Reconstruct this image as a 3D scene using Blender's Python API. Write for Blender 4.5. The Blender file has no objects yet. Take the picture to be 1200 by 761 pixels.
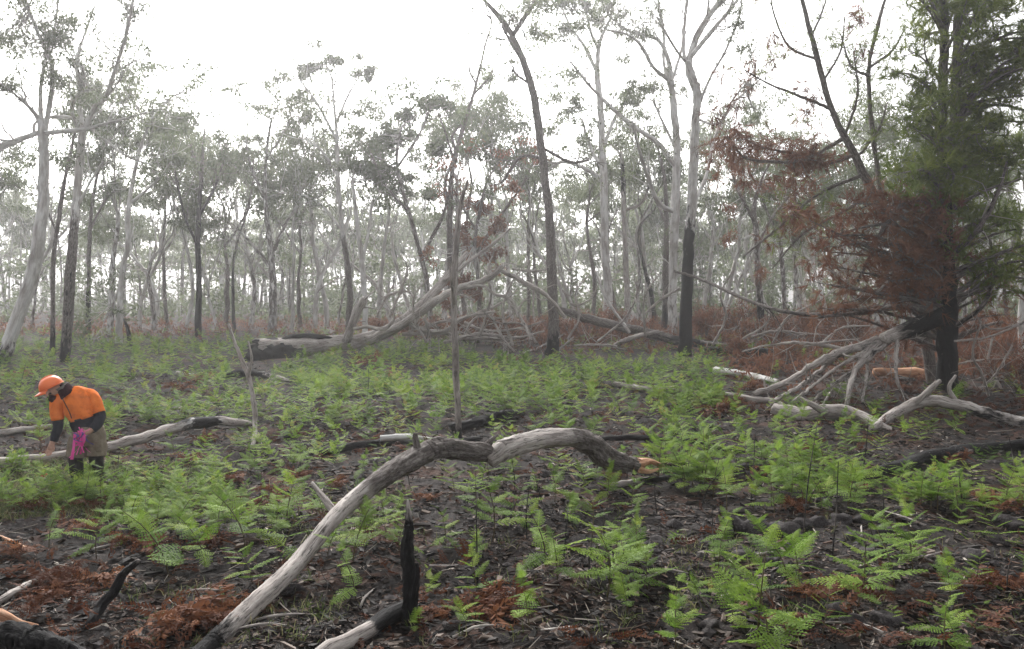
import bpy, math, random
import numpy as np
from mathutils import Matrix, Vector

# ------------------------------------------------------------------ camera
S = bpy.context.scene
COL = S.collection
FPX, CX, CY, HZ = 1050.0, 600.0, 380.5, 350.0      # focal length, centre and horizon in photo pixels
CAM_H = 2.4
PITCH = math.atan((CY - HZ) / FPX)
cd = bpy.data.cameras.new('camera')
cd.sensor_width = 36.0
cd.lens = FPX * 36.0 / 1200.0
cd.clip_start = 0.05
cd.clip_end = 2000
cam = bpy.data.objects.new('camera', cd)
COL.objects.link(cam)
cam.location = (0, 0, CAM_H)
cam.rotation_euler = (math.pi / 2 - PITCH, 0, 0)
S.camera = cam

# ------------------------------------------------------------------ sky, sun, exposure
SUN_EL, SUN_AZ = math.radians(34), math.radians(-16)     # azimuth from +Y towards +X
w = bpy.data.worlds.new('World')
S.world = w
w.use_nodes = True
nt = w.node_tree
nt.nodes.clear()
sky = nt.nodes.new('ShaderNodeTexSky')
sky.sky_type = 'NISHITA'
sky.sun_disc = False
sky.sun_elevation = SUN_EL
sky.sun_rotation = SUN_AZ
sky.air_density = 1.0
sky.dust_density = 6.0
sky.ozone_density = 1.0
hs = nt.nodes.new('ShaderNodeHueSaturation')              # overcast: the blue is taken out of the sky
hs.inputs['Saturation'].default_value = 0.10
bg = nt.nodes.new('ShaderNodeBackground')
bg.inputs['Strength'].default_value = 0.15
wo = nt.nodes.new('ShaderNodeOutputWorld')
nt.links.new(sky.outputs[0], hs.inputs['Color'])
nt.links.new(hs.outputs[0], bg.inputs['Color'])
nt.links.new(bg.outputs[0], wo.inputs['Surface'])
sl = bpy.data.lights.new('sun', 'SUN')
sl.energy = 1.5
sl.angle = math.radians(20)
sl.color = (1.0, 0.97, 0.93)
sun = bpy.data.objects.new('sun', sl)
COL.objects.link(sun)
sd = Vector((math.sin(SUN_AZ) * math.cos(SUN_EL), math.cos(SUN_AZ) * math.cos(SUN_EL), math.sin(SUN_EL)))
sun.rotation_euler = sd.to_track_quat('Z', 'Y').to_euler()
sun.location = (0, 0, 60)

S.view_settings.view_transform = 'Standard'
S.view_settings.look = 'None'
S.view_settings.exposure = 1.25
S.view_settings.gamma = 1.0
S.view_settings.use_curve_mapping = False
S.render.engine = 'CYCLES'
cy = S.cycles
cy.use_denoising = True
try:
    cy.denoiser = 'OPENIMAGEDENOISE'
except Exception:
    pass
cy.use_adaptive_sampling = True
cy.adaptive_threshold = 0.02
cy.max_bounces = 5
cy.diffuse_bounces = 2
cy.glossy_bounces = 1
cy.transmission_bounces = 2
cy.volume_bounces = 2
cy.transparent_max_bounces = 4
cy.sample_clamp_indirect = 4.0
cy.caustics_reflective = False
cy.caustics_refractive = False
HAZE = 0.0012

# ------------------------------------------------------------------ noise and terrain
def _hash(ix, iy, s):
    n = (ix.astype(np.int64) * 374761393 + iy.astype(np.int64) * 668265263 + s * 974711) & 0x7fffffff
    n = ((n ^ (n >> 13)) * 1274126177) & 0x7fffffff
    return ((n ^ (n >> 16)) & 0xffff) / 65535.0

def vn(x, y, s=0):
    x = np.asarray(x, float); y = np.asarray(y, float)
    ix = np.floor(x); iy = np.floor(y)
    fx = x - ix; fy = y - iy
    fx = fx * fx * (3 - 2 * fx); fy = fy * fy * (3 - 2 * fy)
    a = _hash(ix, iy, s); b = _hash(ix + 1, iy, s); c = _hash(ix, iy + 1, s); d = _hash(ix + 1, iy + 1, s)
    return (a + (b - a) * fx + (c - a) * fy + (a - b - c + d) * fx * fy) * 2 - 1

def terr(x, y, fine=True):
    x = np.asarray(x, float); y = np.asarray(y, float)
    r = np.clip(y - 14, 0, 46)
    z = 0.018 * r - 0.018 * np.clip((y - 50) / 10, 0, 1) ** 2 * 5
    r = np.hypot(x, y)
    z = z + 0.10 * vn(x / 3.7, y / 3.7, 1) + 0.07 * vn(x / 1.3, y / 1.3, 2)
    if fine:
        k = np.clip((30 - r) / 18, 0, 1)
        z = z + k * (0.045 * vn(x / .42, y / .42, 3) + 0.036 * np.abs(vn(x / .17, y / .17, 4)) + 0.010 * vn(x / .07, y / .07, 5))
    return z

_cp, _sp = math.cos(PITCH), math.sin(PITCH)
def ray(x, y):
    a = (x - CX) / FPX; b = (CY - y) / FPX
    return np.array([a, _cp + b * _sp, -_sp + b * _cp])

def at(x, y, Y):                       # point seen at pixel (x, y) standing Y metres away
    d = ray(x, y)
    return np.array([0, 0, CAM_H]) + d * (Y / d[1])

_TS = np.geomspace(3.0, 150, 1400)
def gp(x, y):                          # ground point seen at pixel (x, y)
    d = ray(x, y)
    zz = CAM_H + d[2] * _TS
    g = terr(d[0] * _TS, d[1] * _TS, False)
    h = np.nonzero(zz < g)[0]
    t = _TS[h[0]] if len(h) else 75.0
    return np.array([d[0] * t, d[1] * t, float(terr(d[0] * t, d[1] * t, True))])

def gd(x, y):
    return gp(x, y)[1]

def to_px(p):
    v = np.asarray(p, float) - np.array([0, 0, CAM_H])
    f = v[1] * _cp - v[2] * _sp
    u = v[1] * _sp + v[2] * _cp
    return CX + FPX * v[0] / f, CY - FPX * u / f

# ------------------------------------------------------------------ geometry collector
class Geo:
    def __init__(s):
        s.v = []; s.f = []; s.tc = []; s.col = []; s.n = 0
    def add(s, v, f, tc=None, col=(0, 0, 0, 0)):
        v = np.asarray(v, float).reshape(-1, 3)
        m = len(v)
        s.v.append(v)
        s.tc.append(v if tc is None else np.asarray(tc, float))
        c = np.asarray(col, float)
        s.col.append(np.broadcast_to(c, (m, 4)))
        for ff in (f if isinstance(f, list) else [f]):
            ff = np.asarray(ff, np.int64)
            if len(ff):
                s.f.append(ff + s.n)
        s.n += m
        return s
    def xform(s, M3, t):
        s.v = [a @ M3.T + t for a in s.v]
    def mesh(s, name, mat, smooth=True):
        me = bpy.data.meshes.new(name)
        V = np.concatenate(s.v).astype(np.float32)
        me.vertices.add(len(V)); me.vertices.foreach_set('co', V.ravel())
        tot = np.concatenate([np.full(len(f), f.shape[1], np.int32) for f in s.f])
        idx = np.concatenate([f.ravel() for f in s.f]).astype(np.int32)
        st = np.concatenate([[0], np.cumsum(tot)[:-1]]).astype(np.int32)
        me.loops.add(len(idx)); me.loops.foreach_set('vertex_index', idx)
        me.polygons.add(len(tot)); me.polygons.foreach_set('loop_start', st)
        try:
            me.polygons.foreach_set('loop_total', tot)
        except Exception:
            pass
        me.update(calc_edges=True)
        a = me.attributes.new('tc', 'FLOAT_VECTOR', 'POINT')
        a.data.foreach_set('vector', np.concatenate(s.tc).astype(np.float32).ravel())
        a = me.attributes.new('col', 'FLOAT_COLOR', 'POINT')
        a.data.foreach_set('color', np.concatenate(s.col).astype(np.float32).ravel())
        me.polygons.foreach_set('use_smooth', np.full(len(tot), smooth))
        me.materials.append(mat)
        me.validate()
        return me
    def build(s, name, mat, parent=None, smooth=True):
        o = bpy.data.objects.new(name, s.mesh(name, mat, smooth))
        COL.objects.link(o)
        if parent: o.parent = parent
        if parent and name in ('twigs', 'crown', 'scorched_foliage', 'branches'): o['kind'] = 'stuff'
        return o

def tag(o, label=None, cat=None, group=None, kind=None):
    if label: o['label'] = label
    if cat: o['category'] = cat
    if group: o['group'] = group
    if kind: o['kind'] = kind
    return o

def empty(name, loc=(0, 0, 0), label=None, cat=None, group=None, rz=0.0, sc=1.0):
    o = bpy.data.objects.new(name, None)
    o.empty_display_size = 0.2
    COL.objects.link(o)
    o.location = loc; o.rotation_euler = (0, 0, rz); o.scale = (sc, sc, sc)
    return tag(o, label, cat, group)

def rebase(root, parts):               # parts were built in world space: make them relative to the root
    l = np.array(root.location)
    for p in parts:
        co = np.empty(len(p.data.vertices) * 3, np.float32)
        p.data.vertices.foreach_get('co', co)
        co = co.reshape(-1, 3) - l.astype(np.float32)
        p.data.vertices.foreach_set('co', co.ravel())
        p.data.update()

def catmull(P, n):
    P = np.asarray(P, float)
    if len(P) == 2:
        t = np.linspace(0, 1, n)[:, None]
        return P[0] * (1 - t) + P[1] * t
    Q = np.vstack([2 * P[0] - P[1], P, 2 * P[-1] - P[-2]])
    out = []
    u = np.linspace(0, len(P) - 1, n)
    for a in u:
        i = min(int(a), len(P) - 2); t = a - i
        p0, p1, p2, p3 = Q[i], Q[i + 1], Q[i + 2], Q[i + 3]
        out.append(0.5 * (2 * p1 + (p2 - p0) * t + (2 * p0 - 5 * p1 + 4 * p2 - p3) * t * t + (3 * p1 - p0 - 3 * p2 + p3) * t ** 3))
    return np.array(out)

def tube(g, P, R, n=8, m=None, lump=0.08, wob=0.0, C=None, rng=None, cap=True, disp=0.0, dsc=(1.0, 1.0)):
    """P control points, R radii, C per-control-point colour (bark, char, dead, random)"""
    rng = rng or np.random.default_rng(1)
    P = np.asarray(P, float); R = np.asarray(R, float)
    k = len(P)
    if m is None:
        L = np.linalg.norm(np.diff(P, axis=0), axis=1).sum()
        m = int(min(60, max(3, L / max(R.max() * 1.4, 0.03))))
        m = max(m, k)
    c = catmull(P, m)
    u = np.linspace(0, k - 1, m)
    r = np.interp(u, np.arange(k), R)
    if wob:
        c[1:-1] += rng.normal(0, 1, (m - 2, 3)) * (r[1:-1, None] * wob)
    if C is None:
        C = np.tile([0, 0, 0, 0], (k, 1))
    C = np.asarray(C, float)
    if C.ndim == 1: C = np.tile(C, (k, 1))
    cc = np.stack([np.interp(u, np.arange(k), C[:, i]) for i in range(4)], 1)
    T = np.gradient(c, axis=0)
    T /= np.linalg.norm(T, axis=1)[:, None] + 1e-9
    a = np.array([1.0, 0, 0]) if abs(T[0][0]) < .8 else np.array([0, 1.0, 0])
    N = a - T[0] * (a @ T[0]); N /= np.linalg.norm(N)
    th = np.arange(n) * 2 * math.pi / n
    ph = rng.uniform(0, 6.28, 4)
    s = np.concatenate([[0], np.cumsum(np.linalg.norm(np.diff(c, axis=0), axis=1))])
    off = rng.uniform(0, 50)
    V = np.empty((m, n, 3)); TC = np.empty((m, n, 3))
    for i in range(m):
        N = N - T[i] * (N @ T[i]); N /= np.linalg.norm(N) + 1e-9
        B = np.cross(T[i], N)
        z = s[i] / max(R.max() * 3, 1e-3)
        rr = r[i] * (1 + lump * (np.sin(2 * th + ph[0] + z * .9) + .7 * np.sin(3 * th + ph[1] - z * 1.3) + .6 * np.sin(5 * th + ph[2] + 2.1 * z)))
        if disp:
            rr = rr * (1 + disp * max(cc[i][0] * (1 - .8 * cc[i][2]), cc[i][1], .22) * (vn(np.cos(th) * 3.1 * dsc[0] + off, np.sin(th) * 3.1 * dsc[0] + s[i] / max(R.max(), 1e-3) * dsc[1], 51) + .6 * vn(np.cos(th) * 7 * dsc[0] + off, np.sin(th) * 7 * dsc[0] + s[i] / max(R.max(), 1e-3) * 2.6 * dsc[1], 52)))
        V[i] = c[i] + np.outer(np.cos(th) * rr, N) + np.outer(np.sin(th) * rr, B)
        TC[i] = np.stack([np.cos(th) * max(r[i], .01) + off, np.sin(th) * max(r[i], .01), np.full(n, s[i] + off)], 1)
    I = np.arange(m * n).reshape(m, n)
    J = np.roll(I, -1, 1)
    F = [np.stack([I[:-1], J[:-1], J[1:], I[1:]], -1).reshape(-1, 4)]
    V = V.reshape(-1, 3); TC = TC.reshape(-1, 3); CC = np.repeat(cc, n, 0)
    if cap:
        V = np.vstack([V, c[0] - T[0] * r[0] * .15, c[-1] + T[-1] * r[-1] * .5])
        TC = np.vstack([TC, TC[0], TC[-1]]); CC = np.vstack([CC, cc[0], cc[-1]])
        e0, e1 = m * n, m * n + 1
        F.append(np.stack([J[0], I[0], np.full(n, e0)], -1))
        F.append(np.stack([I[-1], J[-1], np.full(n, e1)], -1))
    g.add(V, F, TC, CC)
    return c, r

def unit(v):
    v = np.asarray(v, float)
    return v / (np.linalg.norm(v, axis=-1, keepdims=True) + 1e-9)

def leaves(g, cen, rad, cnt, L, W, rng, droop=0.7, tone=None):
    """rhombic leaves through ellipsoidal clumps; cen (N,3) rad (N,3) cnt (N,)"""
    cen = np.asarray(cen, float); rad = np.asarray(rad, float); cnt = np.asarray(cnt, int)
    if len(cen) == 0: return
    ix = np.repeat(np.arange(len(cen)), cnt)
    M = len(ix)
    d = unit(rng.normal(0, 1, (M, 3)))
    p = cen[ix] + d * rad[ix] * (rng.uniform(0, 1, (M, 1)) ** 0.45)
    dr = unit(rng.normal(0, 1, (M, 3)) + np.array([0, 0, -droop * 1.6]))
    sd_ = unit(np.cross(dr, rng.normal(0, 1, (M, 3))))
    ll = L * rng.uniform(.6, 1.3, (M, 1)); ww = W * rng.uniform(.6, 1.3, (M, 1))
    a = p; b = p + dr * ll * .45 + sd_ * ww * .5; c = p + dr * ll; e = p + dr * ll * .45 - sd_ * ww * .5
    V = np.stack([a, b, c, e], 1).reshape(-1, 3)
    t = rng.uniform(0, 1, len(cen)) if tone is None else np.full(len(cen), tone)
    rn = np.clip(.6 * t[ix] + .4 * rng.uniform(0, 1, M), 0, 1)
    g.add(V, np.arange(M * 4).reshape(-1, 4), None, np.repeat(np.stack([rn, rn, rn, rn], 1), 4, 0))

def needles(g, cen, rad, nspr, nnd, rng, L=.26, W=.013, up=.35, tone=None):
    """sprigs of thin needle branchlets (she-oak); one triangle each"""
    cen = np.asarray(cen, float); rad = np.asarray(rad, float)
    ix = np.repeat(np.arange(len(cen)), nspr)
    M = len(ix)
    p = cen[ix] + unit(rng.normal(0, 1, (M, 3))) * rad[ix] * rng.uniform(0, 1, (M, 1)) ** .5
    d = unit(rng.normal(0, 1, (M, 3)) * .7 + unit(p - cen[ix]) * .5 + np.array([0, 0, up]))
    k = np.repeat(np.arange(M), nnd)
    Q = len(k)
    nd = unit(d[k] + rng.normal(0, .38, (Q, 3)))
    b = p[k] + d[k] * rng.uniform(-.02, .16, (Q, 1))
    ll = L * rng.uniform(.5, 1.2, (Q, 1))
    sdv = unit(np.cross(nd, rng.normal(0, 1, (Q, 3)))) * W * .5
    tip = b + nd * ll + np.array([0, 0, -.22]) * ll * ll * 2
    V = np.stack([b - sdv, b + sdv, tip], 1).reshape(-1, 3)
    tn = rng.uniform(0, 1, len(cen))[ix][k] * .5 + rng.uniform(0, 1, M)[k] * .3 + .2 * rng.uniform(0, 1, Q)
    if tone is not None: tn = tn * .5 + tone * .5
    g.add(V, np.arange(Q * 3).reshape(-1, 3), None, np.repeat(np.stack([tn] * 4, 1), 3, 0))

# ------------------------------------------------------------------ materials
class NT:
    def __init__(s, name):
        s.m = bpy.data.materials.new(name); s.m.use_nodes = True
        s.t = s.m.node_tree; s.t.nodes.clear()
        s.out = s.t.nodes.new('ShaderNodeOutputMaterial')
    def n(s, typ, **kw):
        x = s.t.nodes.new('ShaderNode' + typ)
        for k, v in kw.items(): setattr(x, k, v)
        return x
    def l(s, a, b): s.t.links.new(a, b)
    def setin(s, sock, v):
        if hasattr(v, 'is_linked') or hasattr(v, 'links'): s.l(v, sock)
        else: sock.default_value = v
    def math(s, op, a, b=0.0, clamp=False):
        x = s.n('Math', operation=op, use_clamp=clamp)
        s.setin(x.inputs[0], a); s.setin(x.inputs[1], b)
        return x.outputs[0]
    def mix(s, f, a, b):
        x = s.n('Mix', data_type='RGBA')
        s.setin(x.inputs[0], f); s.setin(x.inputs[6], a); s.setin(x.inputs[7], b)
        return x.outputs[2]
    def noise(s, vec, scale, detail=4, rough=.6, dist=0.0):
        x = s.n('TexNoise'); s.l(vec, x.inputs['Vector'])
        x.inputs['Scale'].default_value = scale; x.inputs['Detail'].default_value = detail
        x.inputs['Roughness'].default_value = rough; x.inputs['Distortion'].default_value = dist
        return x.outputs[0]
    def mapv(s, vec, sc):
        x = s.n('Mapping'); s.l(vec, x.inputs[0]); x.inputs['Scale'].default_value = sc
        return x.outputs[0]
    def ramp(s, f, stops):
        x = s.n('ValToRGB'); s.l(f, x.inputs[0])
        e = x.color_ramp.elements
        while len(e) < len(stops): e.new(.5)
        for q, (p, c) in zip(e, stops):
            q.position = p; q.color = (*c, 1) if len(c) == 3 else c
        return x.outputs[0]
    def attr(s, name):
        return s.n('Attribute', attribute_name=name)
    def sep(s, c):
        x = s.n('SeparateColor'); s.l(c, x.inputs[0]); return x.outputs
    def princ(s, col, rough=.85, spec=.25, bump=None, bstr=.5, bdist=.02):
        p = s.n('BsdfPrincipled')
        s.setin(p.inputs['Base Color'], col); s.setin(p.inputs['Roughness'], rough)
        p.inputs['Specular IOR Level'].default_value = spec
        if bump is not None:
            b = s.n('Bump'); b.inputs['Strength'].default_value = bstr; b.inputs['Distance'].default_value = bdist
            s.l(bump, b.inputs['Height']); s.l(b.outputs[0], p.inputs['Normal'])
        s.l(p.outputs[0], s.out.inputs[0])
        return p

def wood_material():
    M = NT('wood_and_bark')
    tc = M.attr('tc').outputs['Vector']
    ca = M.attr('col')
    r, g_, b_ = M.sep(ca.outputs['Color'])[:3]
    st = M.noise(M.mapv(tc, (9, 9, .9)), 2.2, 5, .65, .3)           # streaks along the grain
    fine = M.noise(M.mapv(tc, (30, 30, 2.5)), 2.0, 4, .7)
    patch = M.noise(M.mapv(tc, (3, 3, 1.2)), 1.3, 3, .6)
    rough = M.noise(M.mapv(tc, (16, 16, 4)), 2.4, 6, .72, .4)
    gum = M.mix(M.ramp(patch, [(.42, (0, 0, 0)), (.62, (1, 1, 1))]),
                M.ramp(st, [(.3, (.50, .485, .475)), (.7, (.80, .79, .77))]),
                M.ramp(st, [(.3, (.27, .24, .225)), (.7, (.52, .49, .46))]))
    bark = M.ramp(rough, [(.3, (.034, .028, .026)), (.48, (.115, .098, .090)), (.72, (.31, .285, .262))])
    dead = M.mix(M.ramp(fine, [(.36, (1, 1, 1)), (.46, (0, 0, 0))]),
                 M.ramp(st, [(.25, (.15, .125, .115)), (.5, (.36, .325, .30)), (.75, (.58, .54, .50))]),
                 (.05, .042, .038, 1))
    dead = M.mix(M.ramp(patch, [(.5, (0, 0, 0)), (.75, (.6, .6, .6))]), dead, (.13, .112, .102, 1))
    char = M.ramp(rough, [(.3, (.004, .004, .004)), (.6, (.017, .016, .017)), (.85, (.06, .058, .06))])
    def mask(v, amp):
        x = M.math('ADD', v, M.math('MULTIPLY', M.math('SUBTRACT', M.noise(M.mapv(tc, (5, 5, 1.6)), 1.7, 5, .65), .5), amp))
        return M.math('MULTIPLY', M.math('SUBTRACT', x, .42), 6.0, True)
    c = M.mix(mask(r, 1.2), gum, bark)
    c = M.mix(mask(b_, .7), c, dead)
    c = M.mix(mask(g_, 1.3), c, char)
    bare = M.math('MULTIPLY', mask(b_, .7), M.math('SUBTRACT', 1.0, mask(g_, 1.3)))      # bleached wood is smoother than bark or char
    h = M.math('ADD', M.math('MULTIPLY', rough, M.math('SUBTRACT', .8, M.math('MULTIPLY', bare, .65))), M.math('MULTIPLY', fine, .35))
    M.princ(c, .88, .2, h, 1.0, .05)
    return M.m

def heartwood_material():
    M = NT('fresh_broken_wood')
    tc = M.attr('tc').outputs['Vector']
    st = M.noise(M.mapv(tc, (14, 14, 1.6)), 2.2, 5, .7, .5)
    c = M.ramp(st, [(.28, (.10, .042, .026)), (.5, (.46, .24, .14)), (.7, (.72, .48, .34))])
    M.princ(c, .8, .2, st, .8, .03)
    return M.m

def leaf_material(name, stops, trans=.35, rough=.55, spec=.3, objrand=.55):
    M = NT(name)
    f = M.attr('col').outputs['Fac']
    oi = M.n('ObjectInfo').outputs['Random']
    v = M.math('ADD', M.math('MULTIPLY', f, 1 - objrand), M.math('MULTIPLY', oi, objrand))
    c = M.ramp(v, stops)
    p = M.princ(c, rough, spec)
    t = M.n('BsdfTranslucent'); M.l(c, t.inputs[0])
    mx = M.n('MixShader'); mx.inputs[0].default_value = trans
    M.l(p.outputs[0], mx.inputs[1]); M.l(t.outputs[0], mx.inputs[2])
    M.l(mx.outputs[0], M.out.inputs[0])
    return M.m

def ground_material():
    M = NT('burnt_forest_floor')
    geo = M.n('NewGeometry').outputs['Position']
    n1 = M.noise(geo, .55, 4, .6)
    n2 = M.noise(geo, 2.6, 5, .65, .4)
    n3 = M.noise(geo, 14, 5, .72)
    n4 = M.noise(geo, 60, 4, .75)
    mixn = M.math('ADD', M.math('MULTIPLY', n2, .45), M.math('ADD', M.math('MULTIPLY', n3, .35), M.math('MULTIPLY', n4, .2)))
    base = M.ramp(mixn, [(.34, (.006, .005, .005)), (.48, (.018, .015, .0145)), (.59, (.046, .037, .034)), (.72, (.13, .112, .104))])
    rust = M.ramp(M.math('ADD', M.math('MULTIPLY', n3, .6), M.math('MULTIPLY', n4, .4)), [(.35, (.024, .011, .008)), (.62, (.105, .046, .028))])
    f = M.ramp(M.noise(geo, 1.1, 5, .7, .5), [(.52, (0, 0, 0)), (.62, (.8, .8, .8))])
    c = M.mix(f, base, rust)
    ash = M.ramp(M.math('ADD', M.math('MULTIPLY', n1, .5), M.math('MULTIPLY', n3, .5)), [(.56, (0, 0, 0)), (.66, (.45, .45, .45))])
    c = M.mix(ash, c, (.15, .13, .118, 1))
    h = M.math('ADD', M.math('MULTIPLY', n3, .6), M.math('MULTIPLY', n4, .45))
    M.princ(c, .95, .15, h, .9, .06)
    return M.m

def plain(name, stops, scale=40, rough=.8, spec=.3, bstr=.25):
    M = NT(name)
    tcn = M.n('TexCoord').outputs['Object']
    n = M.noise(tcn, scale, 4, .65)
    M.princ(M.ramp(n, stops), rough, spec, n, bstr, .01)
    return M.m

WOOD = wood_material()
HEART = heartwood_material()
GROUND = ground_material()
FERN = leaf_material('bracken_green', [(.0, (.052, .100, .018)), (.3, (.108, .188, .028)), (.65, (.180, .280, .038)), (.9, (.25, .33, .05)), (1, (.28, .23, .06))], .42, .65, .12)
FERN_FAR = leaf_material('bracken_cover', [(.0, (.052, .100, .018)), (.3, (.108, .188, .028)), (.65, (.180, .280, .038)), (.9, (.25, .33, .05)), (1, (.28, .23, .06))], .42, .65, .12, 0.0)
FSTEM = leaf_material('bracken_stalk', [(0, (.05, .035, .02)), (1, (.12, .10, .04))], .1, .6, .3)
RUST = leaf_material('dead_bracken', [(0, (.040, .014, .009)), (.45, (.105, .040, .021)), (1, (.22, .095, .045))], .25, .8, .15, .3)
GUML = leaf_material('gum_leaves', [(0, (.075, .092, .055)), (.5, (.12, .145, .082)), (1, (.18, .205, .115))], .5, .6, .25, .35)
SCOR = leaf_material('scorched_leaves', [(0, (.065, .032, .022)), (.5, (.17, .078, .050)), (1, (.30, .155, .095))], .45, .8, .15, .2)
OAKG = leaf_material('needle_green', [(0, (.040, .058, .018)), (.5, (.13, .175, .036)), (1, (.25, .29, .06))], .45, .7, .2, .1)
LITT = leaf_material('leaf_litter', [(0, (.008, .007, .007)), (.35, (.022, .018, .016)), (.6, (.05, .036, .029)), (.8, (.095, .056, .039)), (.94, (.16, .128, .107)), (1, (.40, .36, .31))], .1, .8, .2, 0)
GRASSM = leaf_material('grass', [(0, (.055, .085, .025)), (.6, (.12, .15, .05)), (1, (.30, .27, .15))], .4, .6, .2, 0)
CLOD = plain('charred_soil', [(.3, (.012, .011, .011)), (.6, (.05, .044, .044)), (.85, (.13, .12, .118))], 9, .95, .15, .9)

# ------------------------------------------------------------------ ground
def build_ground():
    th = np.concatenate([np.linspace(-38, 38, 340), np.linspace(38, 322, 72)[1:-1]])
    th = np.radians(th)
    r = [0.0, .8, 1.6, 2.4, 3.0]
    while r[-1] < 320:
        d = r[-1]
        r.append(d + max(.024, d * d / 2520 * (1.5 if d < 45 else 2.5)))
    r[-1] = 320
    r = np.array(r)
    R, TH = np.meshgrid(r, th, indexing='ij')
    X = R * np.sin(TH); Y = R * np.cos(TH)
    Z = terr(X, Y)
    m, n = X.shape
    I = np.arange(m * n).reshape(m, n); J = np.roll(I, -1, 1)
    F = np.stack([I[:-1], J[:-1], J[1:], I[1:]], -1).reshape(-1, 4)
    g = Geo(); g.add(np.stack([X, Y, Z], -1).reshape(-1, 3), F[:, ::-1])
    tag(g.build('ground', GROUND), kind='structure')
build_ground()

# ------------------------------------------------------------------ label helper: which one, seen from the camera
_O = 'sixteenth seventeenth eighteenth nineteenth twentieth'.split() + [a + '-' + b for a in ('twenty', 'thirty', 'forty', 'fifty') for b in 'first second third fourth fifth sixth seventh eighth ninth'.split()]
ORD = ['nearest', 'second nearest', 'third nearest', 'fourth nearest', 'fifth nearest', 'sixth nearest', 'seventh nearest', 'eighth nearest',
       'ninth nearest', 'tenth nearest', 'eleventh nearest', 'twelfth nearest', 'thirteenth nearest', 'fourteenth nearest', 'fifteenth nearest'] + [q + ' nearest' for q in _O]
LAND = [('person in orange', 97, 540), ('upright charred stump', 480, 725), ('arching grey limb', 500, 600), ('splintered limb end', 775, 575),
        ('thin dead pole', 538, 515), ('hollow log', 310, 425), ('black-based gum', 803, 415), ('dark she-oak trunk', 1110, 460),
        ('pale kinked branch', 1060, 520), ('dark charred edge log', 1140, 535), ('thin black branch on the ferns', 800, 520),
        ('bending brown trunk', 647, 412), ('curved black stick', 120, 720), ('log behind the person', 250, 497),
        ('leaning forked stick', 298, 520), ('white leaning gum', 5, 425), ('burnt-black gum trunk', 232, 392), ('big dark soil lumps', 890, 625), ('thickest fern patch', 880, 575), ('row of distant ferns', 700, 455),
        ('short log beside the charred stump', 425, 745), ('fan of grey limbs', 960, 440), ('black corner log', 60, 745)]
_used = {}
def relabel(items, what, extra=None):
    """items: list of (object, point); sets a label that says which of its kind it is"""
    grp = {}
    for o, p in items:
        x, y = to_px(p)
        b = min(LAND, key=lambda q: math.hypot(q[1] - x, (q[2] - y) * 1.4))
        dx, dy = x - b[1], (y - b[2]) * 1.4
        if abs(dx) > abs(dy): w_ = 'left of' if dx < 0 else 'right of'
        else: w_ = 'in front of' if dy > 0 else 'behind'
        grp.setdefault((b[0], w_), []).append((math.hypot(dx, dy), o))
    for (nm, w_), L in grp.items():
        L.sort(key=lambda q: q[0])
        for i, (_, o) in enumerate(L):
            wh = what(o) if callable(what) else what
            if i < len(ORD): o['label'] = '%s, %s %s the %s' % (wh, ORD[i], w_, nm)
            else: o['label'] = '%s well %s the %s' % (wh, w_, nm)

# ------------------------------------------------------------------ fallen wood
WS = 0.95                              # traced widths run slightly over the edges
def path(pts):
    """pts: (x, y, width_px, depth or 'g' or None, bark, char, dead) -> world points, radii, colours"""
    dep = []
    for q in pts:
        d = q[3]
        if d == 'g': d = gd(q[0], q[1] + q[2] * .5)
        dep.append(np.nan if d is None else d)
    dep = np.array(dep, float); ok = ~np.isnan(dep)
    dep = np.interp(np.arange(len(pts)), np.nonzero(ok)[0], dep[ok])
    P = np.array([at(q[0], q[1], d) for q, d in zip(pts, dep)])
    R = np.array([q[2] * .5 * WS * d / FPX for q, d in zip(pts, dep)])
    C = np.array([[q[4], q[5], q[6], .5] for q in pts], float)
    return P, R, C

rs = np.random.default_rng(7)

def twigs_on(g, c, r, n, L, rng, col, up=.2, lo=.3):
    for _ in range(n):
        i = int(len(c) * rng.uniform(lo, .97)); i = min(max(i, 1), len(c) - 2)
        t = unit(c[i + 1] - c[i - 1])
        d = unit(rng.normal(0, 1, 3) + t * .6 + np.array([0, 0, up]))
        l = L * rng.uniform(.4, 1.2)
        p1 = c[i] + d * l * .5 + rng.normal(0, .08, 3) * l; p2 = c[i] + d * l + rng.normal(0, .2, 3) * l
        rr = r[i] * rng.uniform(.2, .4)
        tube(g, [c[i], p1, p2], [rr, rr * .7, rr * .3], 4, 5, .05, 0, col, rng)

def log(name, label, cat, pts, n=12, lump=.08, wob=.10, group=None, stubs=(), twig=0, twl=.5, mat=None, m=None, disp=0.0, ws=1.0):
    """a fallen piece: traced spine; stubs are (part name, pts) children"""
    P, R, C = path(pts); R = R * ws
    base = P[0].copy()
    base[2] = float(terr(base[0], base[1], False))
    g = Geo()
    c, r = tube(g, P, R, n, m, lump, wob, C, rs, True, disp)
    col = C[-1]
    if stubs or twig:
        root = empty(name, base, label, cat, group)
        parts = [g.build('limb', mat or WOOD, root)]
        for st in stubs:
            P2, R2, C2 = path(st[1]); R2 = R2 * ws
            g2 = Geo(); tube(g2, P2, R2, max(6, n - 4), None if not disp else (m // 2 if R2.max() > .1 else 24), .08, .1 if not disp else .03, C2, rs, True, disp)
            parts.append(g2.build(st[0], st[2] if len(st) > 2 else WOOD, root))
        if twig:
            g3 = Geo(); twigs_on(g3, c, r, twig, twl, rs, col)
            parts.append(g3.build('twigs', WOOD, root))
        rebase(root, parts)
        return root
    o = g.build(name, mat or WOOD)
    o.location = base
    rebase(o, [o])
    return tag(o, label, cat, group)

FW = 'fallen wood on the burnt floor'
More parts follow.
